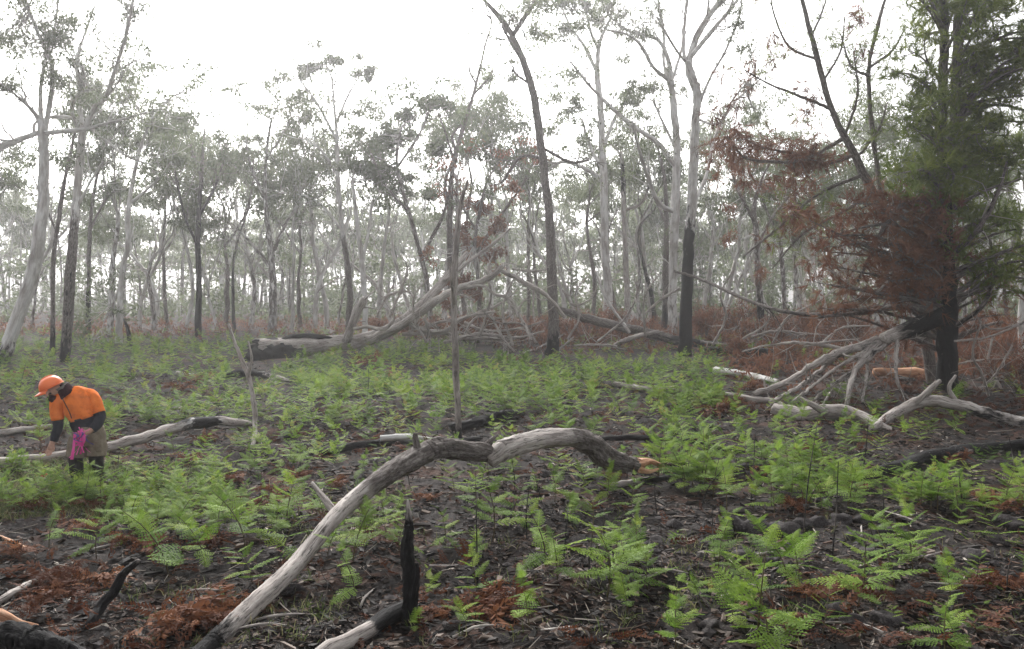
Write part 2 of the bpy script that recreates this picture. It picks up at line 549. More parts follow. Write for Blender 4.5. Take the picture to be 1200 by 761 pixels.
# the arching limb in the foreground
log('fallen_limb', 'long arching grey limb, bare wood below and bark on its crest', 'limb', [
    (196, 812, 34, 5.55, .1, .95, .5), (240, 764, 33, 6.0, .1, .85, .7), (262, 742, 33, 6.2, .1, .5, .9), (300, 706, 33, 6.6, .1, .1, 1), (345, 664, 31, 7.1, .1, 0, 1),
    (385, 615, 28, 7.6, .15, 0, 1), (415, 585, 29, 8.1, .5, 0, .8), (455, 556, 33, 8.5, 1, 0, .1), (495, 533, 38, 9.0, 1, 0, 0),
    (515, 525, 36, 9.2, 1, 0, 0), (540, 528, 34, 9.4, 1, .05, 0), (572, 531, 30, 9.7, .9, .2, 0)], 44, .05, .025, None, disp=.13, m=190, ws=.72, stubs=[
    ('upper_limb', [(572, 540, 26, 9.65, .6, 0, .6), (590, 527, 34, 9.8, .4, 0, .7), (620, 518, 33, 10.1, .6, 0, .6), (655, 513, 33, 10.4, .7, 0, .6), (685, 517, 36, 10.8, 1, 0, .3),
                    (706, 533, 37, 11.1, 1, 0, .2), (728, 542, 31, 11.3, 1, 0, .1), (748, 546, 22, 11.4, .9, 0, .1)]),
    ('broken_end', [(738, 545, 22, 11.35, 0, 0, 0), (752, 543, 19, 11.45, 0, 0, 0), (762, 541, 10, 11.5, 0, 0, 0), (775, 546, 7, 11.65, 0, 0, 0), (788, 555, 2, 11.8, 0, 0, 0)], HEART),
    ('splinter', [(748, 550, 12, 11.35, 0, 0, 0), (760, 553, 8, 11.4, 0, 0, 0), (772, 550, 4, 11.45, 0, 0, 0)], HEART),
    ('stub', [(398, 606, 13, 7.85, .3, .1, .9), (384, 590, 12, 8.0, .3, .1, .9), (366, 566, 6, 8.2, .2, .2, .9)]),
    ('bark_flap', [(566, 535, 9, 9.65, 1, .3, 0), (572, 520, 10, 9.7, 1, .1, 0), (584, 509, 3, 9.75, 1, 0, 0)]),
    ('knot', [(492, 540, 14, 8.95, 1, .2, 0), (488, 520, 12, 8.95, 1, .3, 0), (486, 508, 7, 8.95, 1, .4, 0)]),
    ])

def stump():
    root = empty('stump', gp(481, 732), 'upright narrow charred black stump post standing alone in the foreground', 'stump')
    D = gd(481, 732)
    P, R, C = path([(480, 748, 26, D, 1, 1, 0), (481, 715, 21, D, 1, 1, 0), (480, 680, 21, D, 1, 1, 0), (477, 650, 18, D, 1, 1, 0), (479, 620, 15, D, 1, 1, 0), (478, 604, 9, D, 1, .8, .4)])
    g = Geo(); tube(g, P, R * .85, 20, 50, .14, .05, C, rs, True, .16)
    a = g.build('post', WOOD, root)
    P, R, C = path([(480, 622, 9, D, 0, .9, .8), (479, 605, 8, D - .02, 0, .4, 1), (478, 586, 2.5, D - .02, 0, .2, 1)])
    g = Geo(); tube(g, P, R, 6, 8, .2, .1, C, rs)
    b = g.build('splinter', WOOD, root)
    P, R, C = path([(484, 700, 8, D - .06, 1, 1, 0), (489, 678, 7, D - .07, 1, 1, 0), (488, 660, 3, D - .06, 1, 1, 0)])
    g = Geo(); tube(g, P, R, 6, 8, .2, .1, C, rs)
    c = g.build('splinter', WOOD, root)
    rebase(root, [a, b, c])
stump()

log('log', 'short grey log with a charred end beside the upright stump', 'log', [
    (352, 785, 21, 'g', .2, .1, 1), (385, 762, 21, None, .2, 0, 1), (420, 744, 21, None, .3, .2, .8), (448, 727, 22, None, .5, .9, .3), (474, 714, 19, 'g', .5, 1, 0)], 14)
log('log', 'thick charred black log in the bottom corner by the curved stick', 'log', [
    (-60, 752, 40, 'g', 1, 1, 0), (10, 748, 40, None, 1, 1, 0), (50, 757, 36, None, 1, 1, 0), (90, 774, 34, None, 1, 1, 0), (140, 804, 32, 'g', 1, 1, 0)], 34, .08, .03, None, disp=.15, m=80, stubs=
    [('broken_end', [(-40, 708, 12, 6.2, 0, 0, 0), (0, 720, 14, 6.25, 0, 0, 0), (22, 730, 10, 6.28, 0, 0, 0), (44, 734, 5, 6.3, 0, 0, 0)], HEART)])
log('fallen_branch', 'curved black stick rising from the litter near the bottom corner', 'branch', [
    (102, 738, 11, 'g', .6, 1, .2), (118, 712, 15, 6.6, .7, 1, .2), (134, 690, 14, 6.65, .7, .8, .2), (148, 670, 10, 6.7, .6, .75, .5), (163, 657, 6, 6.7, .4, .5, .8)], 10, .12, .12, FW)
log('fallen_branch', 'pale mossy stick lying at the edge above the black corner log', 'branch', [
    (-30, 722, 9, 'g', .4, 0, .8), (10, 698, 9, None, .4, 0, .8), (35, 684, 8, None, .3, 0, .9), (64, 678, 5, 'g', .3, 0, .9)], 8, group=FW)
log('log', 'long weathered log with a scorched end lying behind the person', 'log', [
    (-90, 556, 13, 'g', .2, 0, .9), (0, 543, 13, None, .2, 0, .9), (75, 534, 12, None, .3, .1, .8), (130, 523, 12, None, .3, .2, .8), (175, 511, 13, None, .3, .25, .8),
    (215, 499, 14, None, .5, .55, .5), (240, 495, 13, None, .5, .95, .2), (270, 494, 11, None, .2, .3, .9), (292, 497, 7, 'g', .2, .1, 1)], 12, .07, .1)
log('log', 'grey weathered log half hidden in ferns at the edge behind the person', 'log', [
    (-40, 512, 9, 'g', .3, .2, .8), (0, 507, 9, 'g', .3, .1, .8), (35, 503, 8, 'g', .3, 0, .8), (68, 500, 6, 'g', .3, .2, .8)], 8, group=FW)
log('fallen_branch', 'thin leaning forked stick rising above the ferns', 'branch', [
    (296, 527, 5, 'g', .3, .3, .7), (299, 500, 6, 15.3, .3, 0, .9), (297, 470, 6, 15.4, .3, 0, .9), (290, 438, 6, 15.6, .3, 0, .9), (279, 412, 5, 15.7, .3, 0, .9), (268, 380, 3, 15.8, .3, 0, .9)], 8, .08, .1, None,
    [('fork', [(291, 442, 4, 15.55, .4, .2, .8), (295, 420, 3.5, 15.5, .4, .3, .7), (291, 400, 2, 15.5, .4, .3, .7)])])
log('fallen_branch', 'dark charred branch lying in ferns below the hollow log', 'branch', [
    (262, 440, 6, 'g', .6, .9, .2), (285, 437, 9, 'g', .6, .9, .2), (312, 440, 8, 'g', .5, .6, .5), (338, 446, 5, 'g', .4, .2, .9)], 8, group=FW)
log('fallen_branch', 'short grey branch in ferns between the person and the hollow log', 'branch', [
    (208, 437, 5, 'g', .4, .2, .8), (226, 441, 6, 'g', .4, .2, .8), (246, 448, 4, 'g', .4, .2, .8)], 7, group=FW)
log('fallen_branch', 'black mossy branch standing out of the ferns below the forked stick', 'branch', [
    (336, 512, 8, 'g', .7, .9, .2), (343, 497, 8, None, .7, .7, .3), (352, 482, 6, 'g', .7, .6, .4)], 8, group=FW)
log('log', 'charred black log lying across the ferns behind the thin dead pole', 'log', [
    (528, 502, 11, 'g', 1, 1, 0), (560, 495, 14, 'g', 1, 1, 0), (590, 488, 13, 'g', 1, .9, .2), (612, 484, 8, 'g', 1, .8, .3)], 18, .14, .12, FW, disp=.14, m=40)
log('log', 'charred log with grey patches crossing behind the arching limb', 'log', [
    (375, 532, 8, 'g', .8, 1, .1), (425, 522, 12, 'g', .8, 1, .1), (462, 519, 11, 'g', .8, .9, .2), (510, 521, 10, 'g', .8, 1, .1), (560, 515, 8, 'g', .8, 1, .1)], 10, group=FW)
log('fallen_branch', 'pale pinkish stick lying just behind the crest of the arching limb', 'branch', [
    (446, 514, 7, 14.2, .1, 0, .3), (470, 512, 8, 14.2, .1, 0, .3), (490, 513, 7, 14.2, .1, 0, .3), (512, 518, 6, 'g', .1, .1, .3)], 8, group=FW)
log('fallen_branch', 'long thin black branch resting on the ferns behind the arching limb', 'branch', [
    (660, 518, 4, 14.3, .7, .9, .2), (700, 515, 6, 14.2, .7, .9, .2), (745, 513, 7, 14.2, .7, .9, .2), (800, 516, 7, 14.0, .7, .9, .2), (835, 525, 8, 13.8, .7, 1, .2), (872, 530, 6, 'g', .7, 1, .2)], 8, group=FW)
log('fallen_branch', 'dark branch with a grey end lying past the splintered limb end', 'branch', [
    (708, 569, 5, 'g', .4, .2, .9), (735, 566, 8, 'g', .4, .3, .9), (775, 561, 8, 'g', .5, .7, .6), (805, 555, 7, 12.6, .6, .95, .2), (850, 550, 9, 12.8, .7, 1, .1), (905, 547, 7, 'g', .7, 1, .1)], 9, group=FW)
log('fallen_branch', 'pale kinked branch leaning down from a lump among the ferns', 'branch', [
    (905, 478, 14, 17.6, .3, .2, .8), (940, 486, 21, 17.4, .3, .1, .9), (985, 483, 18, 17.2, .2, 0, 1), (1012, 489, 13, 16.8, .2, 0, 1), (1045, 508, 13, 16.2, .2, .1, 1), (1068, 522, 10, 15.8, .2, .2, .9), (1082, 532, 6, 'g', .2, .3, .9)], 12, .08, .1, None, [
    ('stub', [(968, 484, 9, 17.1, .3, .1, .9), (950, 474, 7, 17.0, .3, .1, .9), (938, 466, 3, 17.0, .3, .1, .9)])])
log('fallen_branch', 'thick grey arched branch entering from the edge below the she-oak', 'branch', [
    (1022, 502, 9, 'g', .4, .2, .8), (1050, 484, 13, 17.4, .4, .2, .8), (1082, 471, 15, 17.2, .4, .2, .8), (1110, 472, 15, 17, .4, .2, .8), (1150, 483, 15, 16.8, .4, .5, .6), (1200, 496, 13, 16.5, .4, .5, .6), (1275, 512, 12, 'g', .4, .4, .7)], 12, .08, .08, None, [
    ('stub', [(1072, 472, 10, 17.2, .4, .1, .9), (1088, 458, 9, 17.1, .4, .1, .9), (1102, 446, 5, 17, .4, .1, .9)]),
    ('stub', [(1120, 472, 7, 17, .4, .1, .9), (1112, 455, 5, 16.9, .4, .1, .9), (1120, 440, 3, 16.8, .4, .1, .9)])])
log('log', 'dark charred log with a grey top along the edge below the arched branch', 'log', [
    (1010, 560, 9, 'g', .7, 1, .2), (1045, 549, 15, 'g', .7, .95, .3), (1090, 536, 17, 'g', .6, .75, .5), (1140, 527, 15, 'g', .6, .6, .6), (1200, 521, 13, 'g', .6, .7, .5), (1280, 512, 12, 'g', .6, .8, .4)], 12, .08, .08)
log('log', 'short white barkless log in front of the burnt-based gum', 'log', [
    (838, 434, 9, 'g', .25, 0, .3), (866, 438, 9, 'g', .3, .1, .4), (890, 443, 8, 'g', .3, .2, .4), (912, 448, 6, 'g', .3, .3, .5)], 9, group=FW)
log('log', 'bright orange freshly exposed log beyond the dark she-oak trunk', 'log', [
    (1024, 436, 9, 24.5, 0, 0, 0), (1050, 437, 11, 24.5, 0, 0, 0), (1080, 439, 13, 24.4, 0, 0, 0), (1104, 441, 12, 24.3, 0, 0, 0)], 10, .14, .12, mat=HEART)
log('log', 'black log lying in brown undergrowth right behind the white barkless log', 'log', [
    (826, 410, 8, 'g', 1, 1, 0), (850, 411, 11, 'g', 1, 1, 0), (880, 413, 11, 'g', 1, .9, 0), (905, 412, 7, 'g', 1, .9, 0)], 9, group=FW)
log('log', 'long grey fallen trunk lying between two standing trunks beyond the ferns', 'log', [
    (648, 360, 8, 37, 1, .3, 0), (680, 371, 10, 37, 1, .3, 0), (715, 380, 12, 36.6, 1, .35, .1), (760, 391, 12, 36.2, 1, .3, .2), (800, 400, 11, 35.8, 1, .6, 0), (850, 405, 9, 'g', 1, .8, 0)], 10, group=FW)
log('fallen_branch', 'pale branch propped in front of the long grey fallen trunk', 'branch', [
    (716, 406, 4, 'g', .1, 0, .9), (730, 400, 6, 34, .1, 0, .9), (748, 394, 6, 34, .1, 0, .9), (772, 388, 4, 34, .1, 0, .9)], 7, group=FW, twig=6, twl=.7)
log('fallen_branch', 'white thin stick lying at the foot of the bending brown trunk', 'branch', [
    (612, 414, 3, 'g', .1, 0, .8), (630, 409, 4, 'g', .1, 0, .8), (645, 401, 4, 33, .1, 0, .8), (660, 392, 2, 33, .1, 0, .8)], 6, group=FW)
log('fallen_branch', 'thin pale pole leaning over the long grey fallen trunk', 'branch', [
    (738, 390, 4, 35, .1, 0, .5), (722, 368, 4, 35.3, .1, 0, .5), (708, 345, 4, 35.6, .1, 0, .5), (698, 318, 3, 36, .1, 0, .5)], 6, group=FW)
log('fallen_branch', 'long thin bare branch slanting from the black-based gum to the she-oak', 'branch', [
    (790, 318, 3, 31.5, 1, .3, 0), (818, 326, 4, 31, 1, .3, 0), (860, 345, 4, 29, 1, .3, 0), (905, 362, 5, 27, 1, .4, 0), (955, 369, 5, 25.5, 1, .5, 0), (1010, 362, 5, 24, 1, .5, 0), (1050, 358, 4, 23, 1, .5, 0)], 6, group=FW, twig=14, twl=1.1)
log('fallen_branch', 'low pale branch half buried in ferns near the fan of limbs', 'branch', [
    (852, 462, 6, 'g', .3, .1, .9), (880, 468, 8, 'g', .3, .2, .9), (905, 470, 7, 'g', .3, .1, .9), (925, 478, 4, 'g', .3, .1, .9)], 8, group=FW)
log('fallen_branch', 'grey log end showing through ferns below the black-based gum', 'branch', [
    (720, 450, 6, 'g', .3, 0, .6), (750, 455, 8, 'g', .3, 0, .6), (790, 457, 8, 'g', .3, .1, .6), (822, 456, 5, 'g', .3, .1, .6)], 8, group=FW)
log('fallen_branch', 'reddish thin stick crossing the litter at the edge below the person', 'branch', [
    (-20, 622, 4, 'g', 0, 0, 0), (10, 633, 4, 'g', 0, 0, 0), (40, 646, 3, 'g', 0, 0, 0)], 6, group=FW, mat=HEART)

# fan of limbs broken from the she-oak
def limb_fan():
    lst = [[(1038, 396, 13), (1000, 408, 12), (960, 424, 11), (930, 444, 10), (884, 462, 8)], [(1042, 396, 11), (985, 416, 9), (955, 440, 8), (930, 458, 8), (902, 472, 7)],
           [(1040, 398, 11), (1014, 416, 10), (998, 446, 8), (992, 478, 7)], [(1046, 397, 8), (1006, 430, 7), (976, 452, 6), (955, 468, 5)],
           [(1030, 402, 7), (980, 432, 5), (930, 470, 4)], [(1052, 392, 8), (1050, 420, 6), (1052, 450, 5), (1066, 470, 4)],
           [(1000, 410, 6), (940, 402, 5), (900, 405, 3), (870, 412, 2)], [(1015, 415, 6), (1016, 440, 5), (1010, 470, 4)], [(985, 445, 5), (972, 462, 4), (962, 478, 3)]]
    root = empty('fallen_limb', at(1000, 470, 20.5), 'fan of grey limbs broken down from the she-oak and spread over the ground', 'limb')
    parts = []
    P, R, C = path([(1110, 368, 24, 21.4, 1, .9, 0), (1085, 376, 24, 21.2, 1, .8, 0), (1060, 386, 20, 21, 1, .6, .3), (1036, 398, 15, 20.8, .6, .2, .8)])
    g = Geo(); tube(g, P, R, 12, None, .1, .1, C, rs); parts.append(g.build('limb', WOOD, root))
    for k, pl in enumerate(lst):
        n = len(pl)
        dd = [21 - 2.2 * (i / (n - 1)) * rs.uniform(.3, 1) for i in range(n)]
        P, R, C = path([(q[0], q[1], q[2], d, .8, .25 + .15 * (k % 2), .6) for q, d in zip(pl, dd)])
        g = Geo(); c, r = tube(g, P, R * .8, 8, None, .1, .2, C, rs)
        twigs_on(g, c, r, 11, .7, rs, C[-1], -.2, .1)
        parts.append(g.build('branch', WOOD, root))
    rebase(root, parts)
limb_fan()

# big fallen hollow tree with its uplifted limbs
def hollow_tree():
    global WS
    WS = .76
    root = empty('fallen_tree', gp(330, 425), 'big fallen pale tree with a burnt hollow end and forked limbs rising', 'fallen tree')
    parts = []
    P, R, C = path([(345, 408, 34, 31.7, .4, .4, .7), (362, 406, 31, 32, .3, .3, .8), (388, 403, 26, 32.4, .2, .1, .9), (415, 401, 22, 32.6, .2, .1, .9), (445, 393, 18, 32.8, .2, 0, .9),
                    (477, 374, 17, 33, .2, 0, .9), (505, 347, 15, 33.3, .3, 0, .9), (530, 318, 12, 33.5, .3, 0, .8), (548, 296, 7, 33.7, .3, 0, .8)])
    g = Geo(); tube(g, P, R, 16, None, .12, .06, C, rs); parts.append(g.build('trunk', WOOD, root))
    # hollow burnt end: black gaping mouth under a jagged pale half shell
    P, R, C = path([(350, 411, 30, 31.6, 1, 1, 0), (330, 414, 42, 31.0, 1, 1, 0), (312, 419, 50, 30.5, 1, 1, 0), (297, 425, 42, 30.1, 1, 1, 0), (288, 429, 24, 29.9, 1, 1, 0)])
    g = Geo(); tube(g, P, R, 22, 40, .10, .03, C, rs, True, .16); parts.append(g.build('hollow_end', WOOD, root))
    a = at(368, 405, 32.0); b = at(302, 411, 30.4)
    ax = unit(b - a); sx = unit(np.cross(ax, [0, 0, 1])); uz = np.cross(sx, ax)
    if uz[2] < 0: uz = -uz
    nr, na = 22, 20; V = []; rad0 = 14.5 * 31 / FPX
    jag = rs.uniform(-.12, .10, na)
    for lay in (1.0, .86):
        for i_ in range(nr):
            for k_ in range(na):
                th = math.radians(-5 + 190 * k_ / (na - 1)); t = i_ / (nr - 1); t = t * (1 + jag[k_] * t)
                rr = rad0 * (.75 + .33 * t) * lay * (1 + .06 * math.sin(5 * th + 3 * t))
                V.append(a + (b - a) * t + sx * math.cos(th) * rr + uz * math.sin(th) * rr * .9)
    I = np.arange(nr * na).reshape(nr, na); Fo = np.stack([I[:-1, :-1], I[:-1, 1:], I[1:, 1:], I[1:, :-1]], -1).reshape(-1, 4)
    e = lambda q_: np.stack([q_[:-1], q_[1:], q_[1:] + nr * na, q_[:-1] + nr * na], -1)
    F = np.concatenate([Fo, Fo[:, ::-1] + nr * na, e(I[-1]), e(I[:, 0]), e(I[:, -1])])
    col = np.tile([.3, .15, .9, .5], (2 * nr * na, 1)); col[nr * na:] = [1, 1, 0, .5]
    g = Geo(); g.add(np.array(V), F, np.array(V) @ np.stack([sx, uz, ax], 1), col); parts.append(g.build('shell', WOOD, root))
    P, R, C = path([(330, 400, 9, 31.0, .6, 1, 0), (345, 395, 9, 31.4, .6, 1, 0), (375, 395, 7, 32, .6, .9, 0), (400, 398, 4, 32.4, .5, .7, .3)])
    g = Geo(); tube(g, P, R, 8, None, .2, .2, C, rs); parts.append(g.build('charred_ridge', WOOD, root))
    for pl, d0, d1 in [([(430, 398, 13), (470, 381, 13), (505, 356, 12), (540, 338, 12), (568, 328, 10), (590, 312, 7)], 32.4, 31), ([(585, 316, 7), (612, 330, 8), (640, 346, 7), (662, 372, 5)], 31.1, 30.5),
                       ([(406, 400, 15), (412, 382, 13), (420, 362, 13), (427, 350, 11)], 32.3, 31.8), ([(414, 386, 5), (430, 383, 6), (448, 386, 6), (460, 377, 5), (462, 366, 3)], 31.8, 31.4),
                       ([(545, 337, 6), (565, 335, 5), (580, 345, 5), (600, 352, 4), (606, 372, 3)], 31.4, 30.8), ([(520, 330, 7), (550, 306, 6), (575, 288, 5), (598, 268, 3)], 33.2, 33.6),
                       ([(470, 372, 8), (490, 385, 7), (520, 388, 6), (545, 372, 5), (580, 365, 4)], 32.4, 31.2)]:
        k = len(pl)
        P, R, C = path([(q[0], q[1], q[2], d0 + (d1 - d0) * i / (k - 1), .5 if pl[0][0] > 540 else .25, .3 if pl[0][0] > 540 else .05, .75) for i, q in enumerate(pl)])
        g = Geo(); c, r = tube(g, P, R, 9, None, .1, .12, C, rs)
        twigs_on(g, c, r, 5, .9, rs, C[-1], .2)
        parts.append(g.build('limb', WOOD, root))
    WS = .95
    rebase(root, parts)
hollow_tree()

# tangle of dead branches around the fallen tree and beyond it
def tangle():
    items = []
    rg = np.random.default_rng(23)
    traced = [[(450, 352, 5), (456, 345, 5), (478, 342, 4), (486, 350, 4)], [(490, 386, 6), (515, 378, 6), (545, 372, 5), (585, 356, 4), (606, 340, 2)],
              [(545, 378, 5), (570, 388, 5), (610, 385, 4), (640, 376, 2)], [(595, 352, 6), (612, 378, 5), (622, 398, 4)], [(575, 372, 4), (590, 395, 4), (602, 412, 3)],
              [(525, 396, 6), (548, 396, 8), (575, 397, 7), (598, 398, 5)], [(470, 392, 6), (500, 390, 7), (528, 391, 6)], [(498, 372, 5), (502, 388, 5), (500, 402, 4)],
              [(618, 300, 4), (624, 340, 4), (625, 362, 3), (627, 378, 2)], [(600, 315, 5), (625, 318, 4), (660, 310, 2)], [(672, 405, 3), (700, 404, 4), (722, 406, 3)],
              [(758, 395, 4), (755, 360, 4), (760, 340, 3), (772, 322, 2)], [(755, 370, 3), (775, 352, 4), (796, 338, 4)], [(820, 400, 4), (850, 404, 3), (872, 400, 2)],
              [(660, 340, 4), (672, 358, 4), (692, 350, 3), (700, 335, 2)], [(440, 372, 3), (446, 358, 3), (462, 330, 2)], [(640, 418, 3), (655, 410, 4), (672, 395, 2)],
              [(455, 372, 4), (470, 340, 4), (478, 315, 3), (470, 300, 2)], [(480, 395, 5), (500, 360, 4), (530, 345, 4), (556, 352, 3)], [(560, 395, 5), (575, 350, 4), (570, 320, 4), (580, 292, 2)], [(540, 400, 4), (560, 372, 4), (595, 372, 3), (618, 350, 2)],
              [(600, 405, 5), (590, 365, 4), (600, 330, 3), (622, 305, 2)], [(630, 402, 4), (612, 380, 4), (585, 378, 3), (560, 360, 2)], [(500, 402, 4), (485, 375, 4), (488, 345, 3), (505, 322, 2)], [(520, 402, 6), (560, 392, 6), (605, 396, 5), (640, 388, 3)],
              [(665, 398, 4), (680, 372, 3), (676, 345, 3), (690, 322, 2)], [(700, 400, 4), (730, 375, 4), (745, 345, 3), (742, 322, 2)], [(835, 405, 4), (850, 372, 4), (846, 345, 3), (860, 318, 2)], [(905, 402, 4), (925, 372, 4), (960, 352, 3), (985, 330, 2)], [(870, 398, 4), (900, 378, 3), (905, 352, 2)], [(960, 405, 4), (985, 385, 4), (1020, 382, 3)],
              [(880, 395, 4), (910, 388, 4), (945, 392, 3)], [(930, 410, 4), (965, 402, 4), (1005, 398, 3)], [(1040, 330, 4), (1020, 345, 4), (990, 330, 3), (955, 305, 2)],
              [(1160, 470, 4), (1150, 440, 5), (1140, 415, 4), (1150, 380, 3)], [(1130, 480, 4), (1150, 455, 4), (1165, 440, 4), (1185, 405, 3)], [(1190, 480, 5), (1172, 450, 5), (1160, 425, 4), (1165, 395, 3)],
              [(1085, 470, 3), (1100, 440, 3), (1130, 425, 3), (1180, 420, 2)], [(1140, 365, 3), (1160, 385, 3), (1185, 382, 3), (1210, 370, 2)], [(1118, 400, 4), (1160, 395, 4), (1200, 378, 3)]]
    for k, pl in enumerate(traced):
        near = pl[0][0] > 1025
        d0 = (21 if near else 33) + rg.uniform(-1.5, 1.5); d1 = d0 + rg.uniform(-1.5, 1.0)
        n = len(pl)
        P, R, C = path([(q[0] + rg.uniform(-2, 2), q[1], q[2], d0 + (d1 - d0) * i / (n - 1), .35, rg.uniform(0, .4), rg.uniform(.6, 1)) for i, q in enumerate(pl)])
        root = empty('dead_branch', P[0], None, 'branch', 'tangle of dead branches')
        g = Geo(); c, r = tube(g, P, R * .75, 7, None, .1, .14, C, rg)
        g2 = Geo(); twigs_on(g2, c, r, 14, .9, rg, C[-1], .1, .1)
        rebase(root, [g.build('branch', WOOD, root), g2.build('twigs', WOOD, root)])
        items.append((root, P.mean(0)))
    relabel(items, 'crooked grey dead branch')
tangle()

# ------------------------------------------------------------------ trees
def grow(gw, tips, p, d, L, r, lev, rng, col, maxlev=3, up=.25, kids=(3, 5), spread=.75):
    """one limb with its children; tips collects (position, size) for the leaf clumps"""
    n = 5
    P = [p]; q = p.copy(); dd = d.copy()
    for i in range(n):
        dd = unit(dd + rng.normal(0, .17, 3) + np.array([0, 0, up * .35]))
        q = q + dd * L / n
        P.append(q.copy())
    R = r * np.linspace(1, .42 if lev < maxlev else .25, n + 1)
    sides = [9, 7, 5, 4][min(lev, 3)]
    c, rr = tube(gw, P, R, sides, None if lev < 2 else 6, .07, .05, col, rng)
    if lev >= maxlev:
        tips.append((c[-1], L * .45)); 
        if rng.random() < .6: tips.append((c[len(c) // 2 + 1], L * .33))
        return
    for k in range(rng.integers(*kids)):
        t = rng.uniform(.45, .98) if k else .97
        i = min(int(t * (len(c) - 1)), len(c) - 2)
        tt = unit(c[i + 1] - c[i])
        nd = unit(tt + rng.normal(0, spread, 3) * np.array([1, 1, .6]) + np.array([0, 0, up]))
        grow(gw, tips, c[i], nd, L * rng.uniform(.5, .78), max(rr[i] * rng.uniform(.45, .7), .012), lev + 1, rng, col, maxlev, up, kids, spread)

def leafset(gl, tips, rng, per, L, W, flat=.55, keep=1.0):
    cs, rd, ct = [], [], []
    for p, s in tips:
        if rng.random() > keep: continue
        s = np.clip(s, .3, 1.5)
        cs.append(p + rng.normal(0, .15, 3) * s); rd.append([s, s, s * flat]); ct.append(int(per * s * s * rng.uniform(.6, 1.3)))
    leaves(gl, cs, rd, ct, L, W, rng)

def hero(name, label, D, trunk, limbs=(), clumps=(), bark=.2, char=(0, 0), dead=0.0, seed=0, leafmat=None, leafL=.20, leafW=.038, per=700, twg=10, trunkname='trunk', sides=14, attrs=None, keep=1.0, cat='tree', ws=.64):
    """tree whose trunk and main limbs follow traced lines; widths in pixels; char=(y below which it is black, softness)"""
    rng = np.random.default_rng(1000 + seed)
    base = at(trunk[0][0], trunk[0][1], D); base[2] = float(terr(base[0], base[1], False))
    root = empty(name, base, label, cat)
    parts = []
    def cols(pts):
        out = []
        for q in pts:
            y = q[1]
            bk, ch, de = bark, 0.0, dead
            if attrs: bk, ch, de = attrs(q[0], y, bk, ch, de)
            if char[0] and not attrs: ch = float(np.clip((y - char[0]) / max(char[1], 1) + .5, 0, 1))
            out.append([bk, ch, de, .5])
        return out
    tr = [(trunk[0][0], trunk[0][1] + 8, trunk[0][2] * 1.25)] + list(trunk)
    dw = [D] * len(tr)
    for i in range(2, len(tr)): dw[i] = dw[i - 1] + rng.normal(0, .12)
    P = np.array([at(q[0], q[1], d) for q, d in zip(tr, dw)]); R = np.array([q[2] * .5 * ws * D / FPX for q in tr])
    gw = Geo(); tips = []
    allc = []
    c, r = tube(gw, P, R, sides, int(min(70, 8 + len(tr) * 6)), .07, .06, cols(tr), rng)
    parts.append(gw.build(trunkname, WOOD, root))
    if limbs:
        for li in limbs:
            k = len(li)
            j = int(np.argmin(np.linalg.norm(c - at(li[0][0], li[0][1], D), axis=1)))
            d0 = c[j][1]; sl_ = rng.normal(0, .5)
            dist = np.concatenate([[0], np.cumsum([math.hypot(li[i + 1][0] - li[i][0], li[i + 1][1] - li[i][1]) for i in range(k - 1)])]) * D / FPX
            LP = np.array([at(q[0], q[1], d0 + sl_ * dist[i] + rng.normal(0, .05) * (i > 0)) for i, q in enumerate(li)])
            LP[0] = c[j] * .5 + LP[0] * .5
            LR = np.array([(q[2] if len(q) > 2 else max(2.0, li[0][2] * (1 - .75 * i / (k - 1)))) * .5 * D / FPX for i, q in enumerate(li)]) * (ws * 1.12)
            gl_ = Geo()
            lc, lr = tube(gl_, LP, LR, 8, 6 * k, .07, .06, cols(li), rng)
            allc.append(lc[2:])
            for _ in range(twg):
                i = int(rng.uniform(.3, .99) * (len(lc) - 2)) + 1
                tt = unit(lc[min(i + 1, len(lc) - 1)] - lc[i - 1])
                nd = unit(tt + rng.normal(0, .7, 3) + np.array([0, 0, .25]))
                grow(gl_, tips, lc[i], nd, rng.uniform(.8, 1.9), max(lr[i] * .4, .012), 2, rng, cols(li)[-1], 3, .2, (2, 4), .7)
            parts.append(gl_.build('limb', WOOD, root))
    gl = Geo()
    cs, rd, ct = [], [], []
    gt = Geo()
    allc = np.concatenate([c[len(c) // 2:]] + allc)
    for (x, y, rx, ry, n) in clumps:
        p = at(x, y, D + rng.normal(0, .9)); s = D / FPX
        m = max(4, int(rx * ry / 42))
        for _ in range(m):
            q = p + unit(rng.normal(0, 1, 3)) * np.array([rx * s, rx * s * .8, ry * s]) * rng.uniform(.1, 1.15)
            cs.append(q); rr = rng.uniform(.16, .34); rd.append([rr * rx * s + .12, rr * rx * s + .12, rr * ry * s + .1]); ct.append(int(n * (1.5 if leafW < .05 else 1.1) / m * rng.uniform(.6, 1.4)))
            i = int(np.argmin(np.linalg.norm(allc - q, axis=1)))
            if np.linalg.norm(allc[i] - q) < 2.6:
                mid = (allc[i] + q) / 2 + np.array([0, 0, -.2]) + rng.normal(0, .12, 3)
                tube(gt, [allc[i], mid, q], [.022, .014, .005], 4, 7, .05, 0, [.4, 0, .3, .5], rng)
    if cs: leaves(gl, cs, rd, ct, leafL, leafW, rng)
    if keep > 0: leafset(gl, tips, rng, per * .17, leafL, leafW, .6, min(1, keep * 1.35))
    if gt.n: parts.append(gt.build('twigs', WOOD, root))
    if gl.n: parts.append(gl.build('crown', leafmat or GUML, root, False))
    rebase(root, parts)
    return root

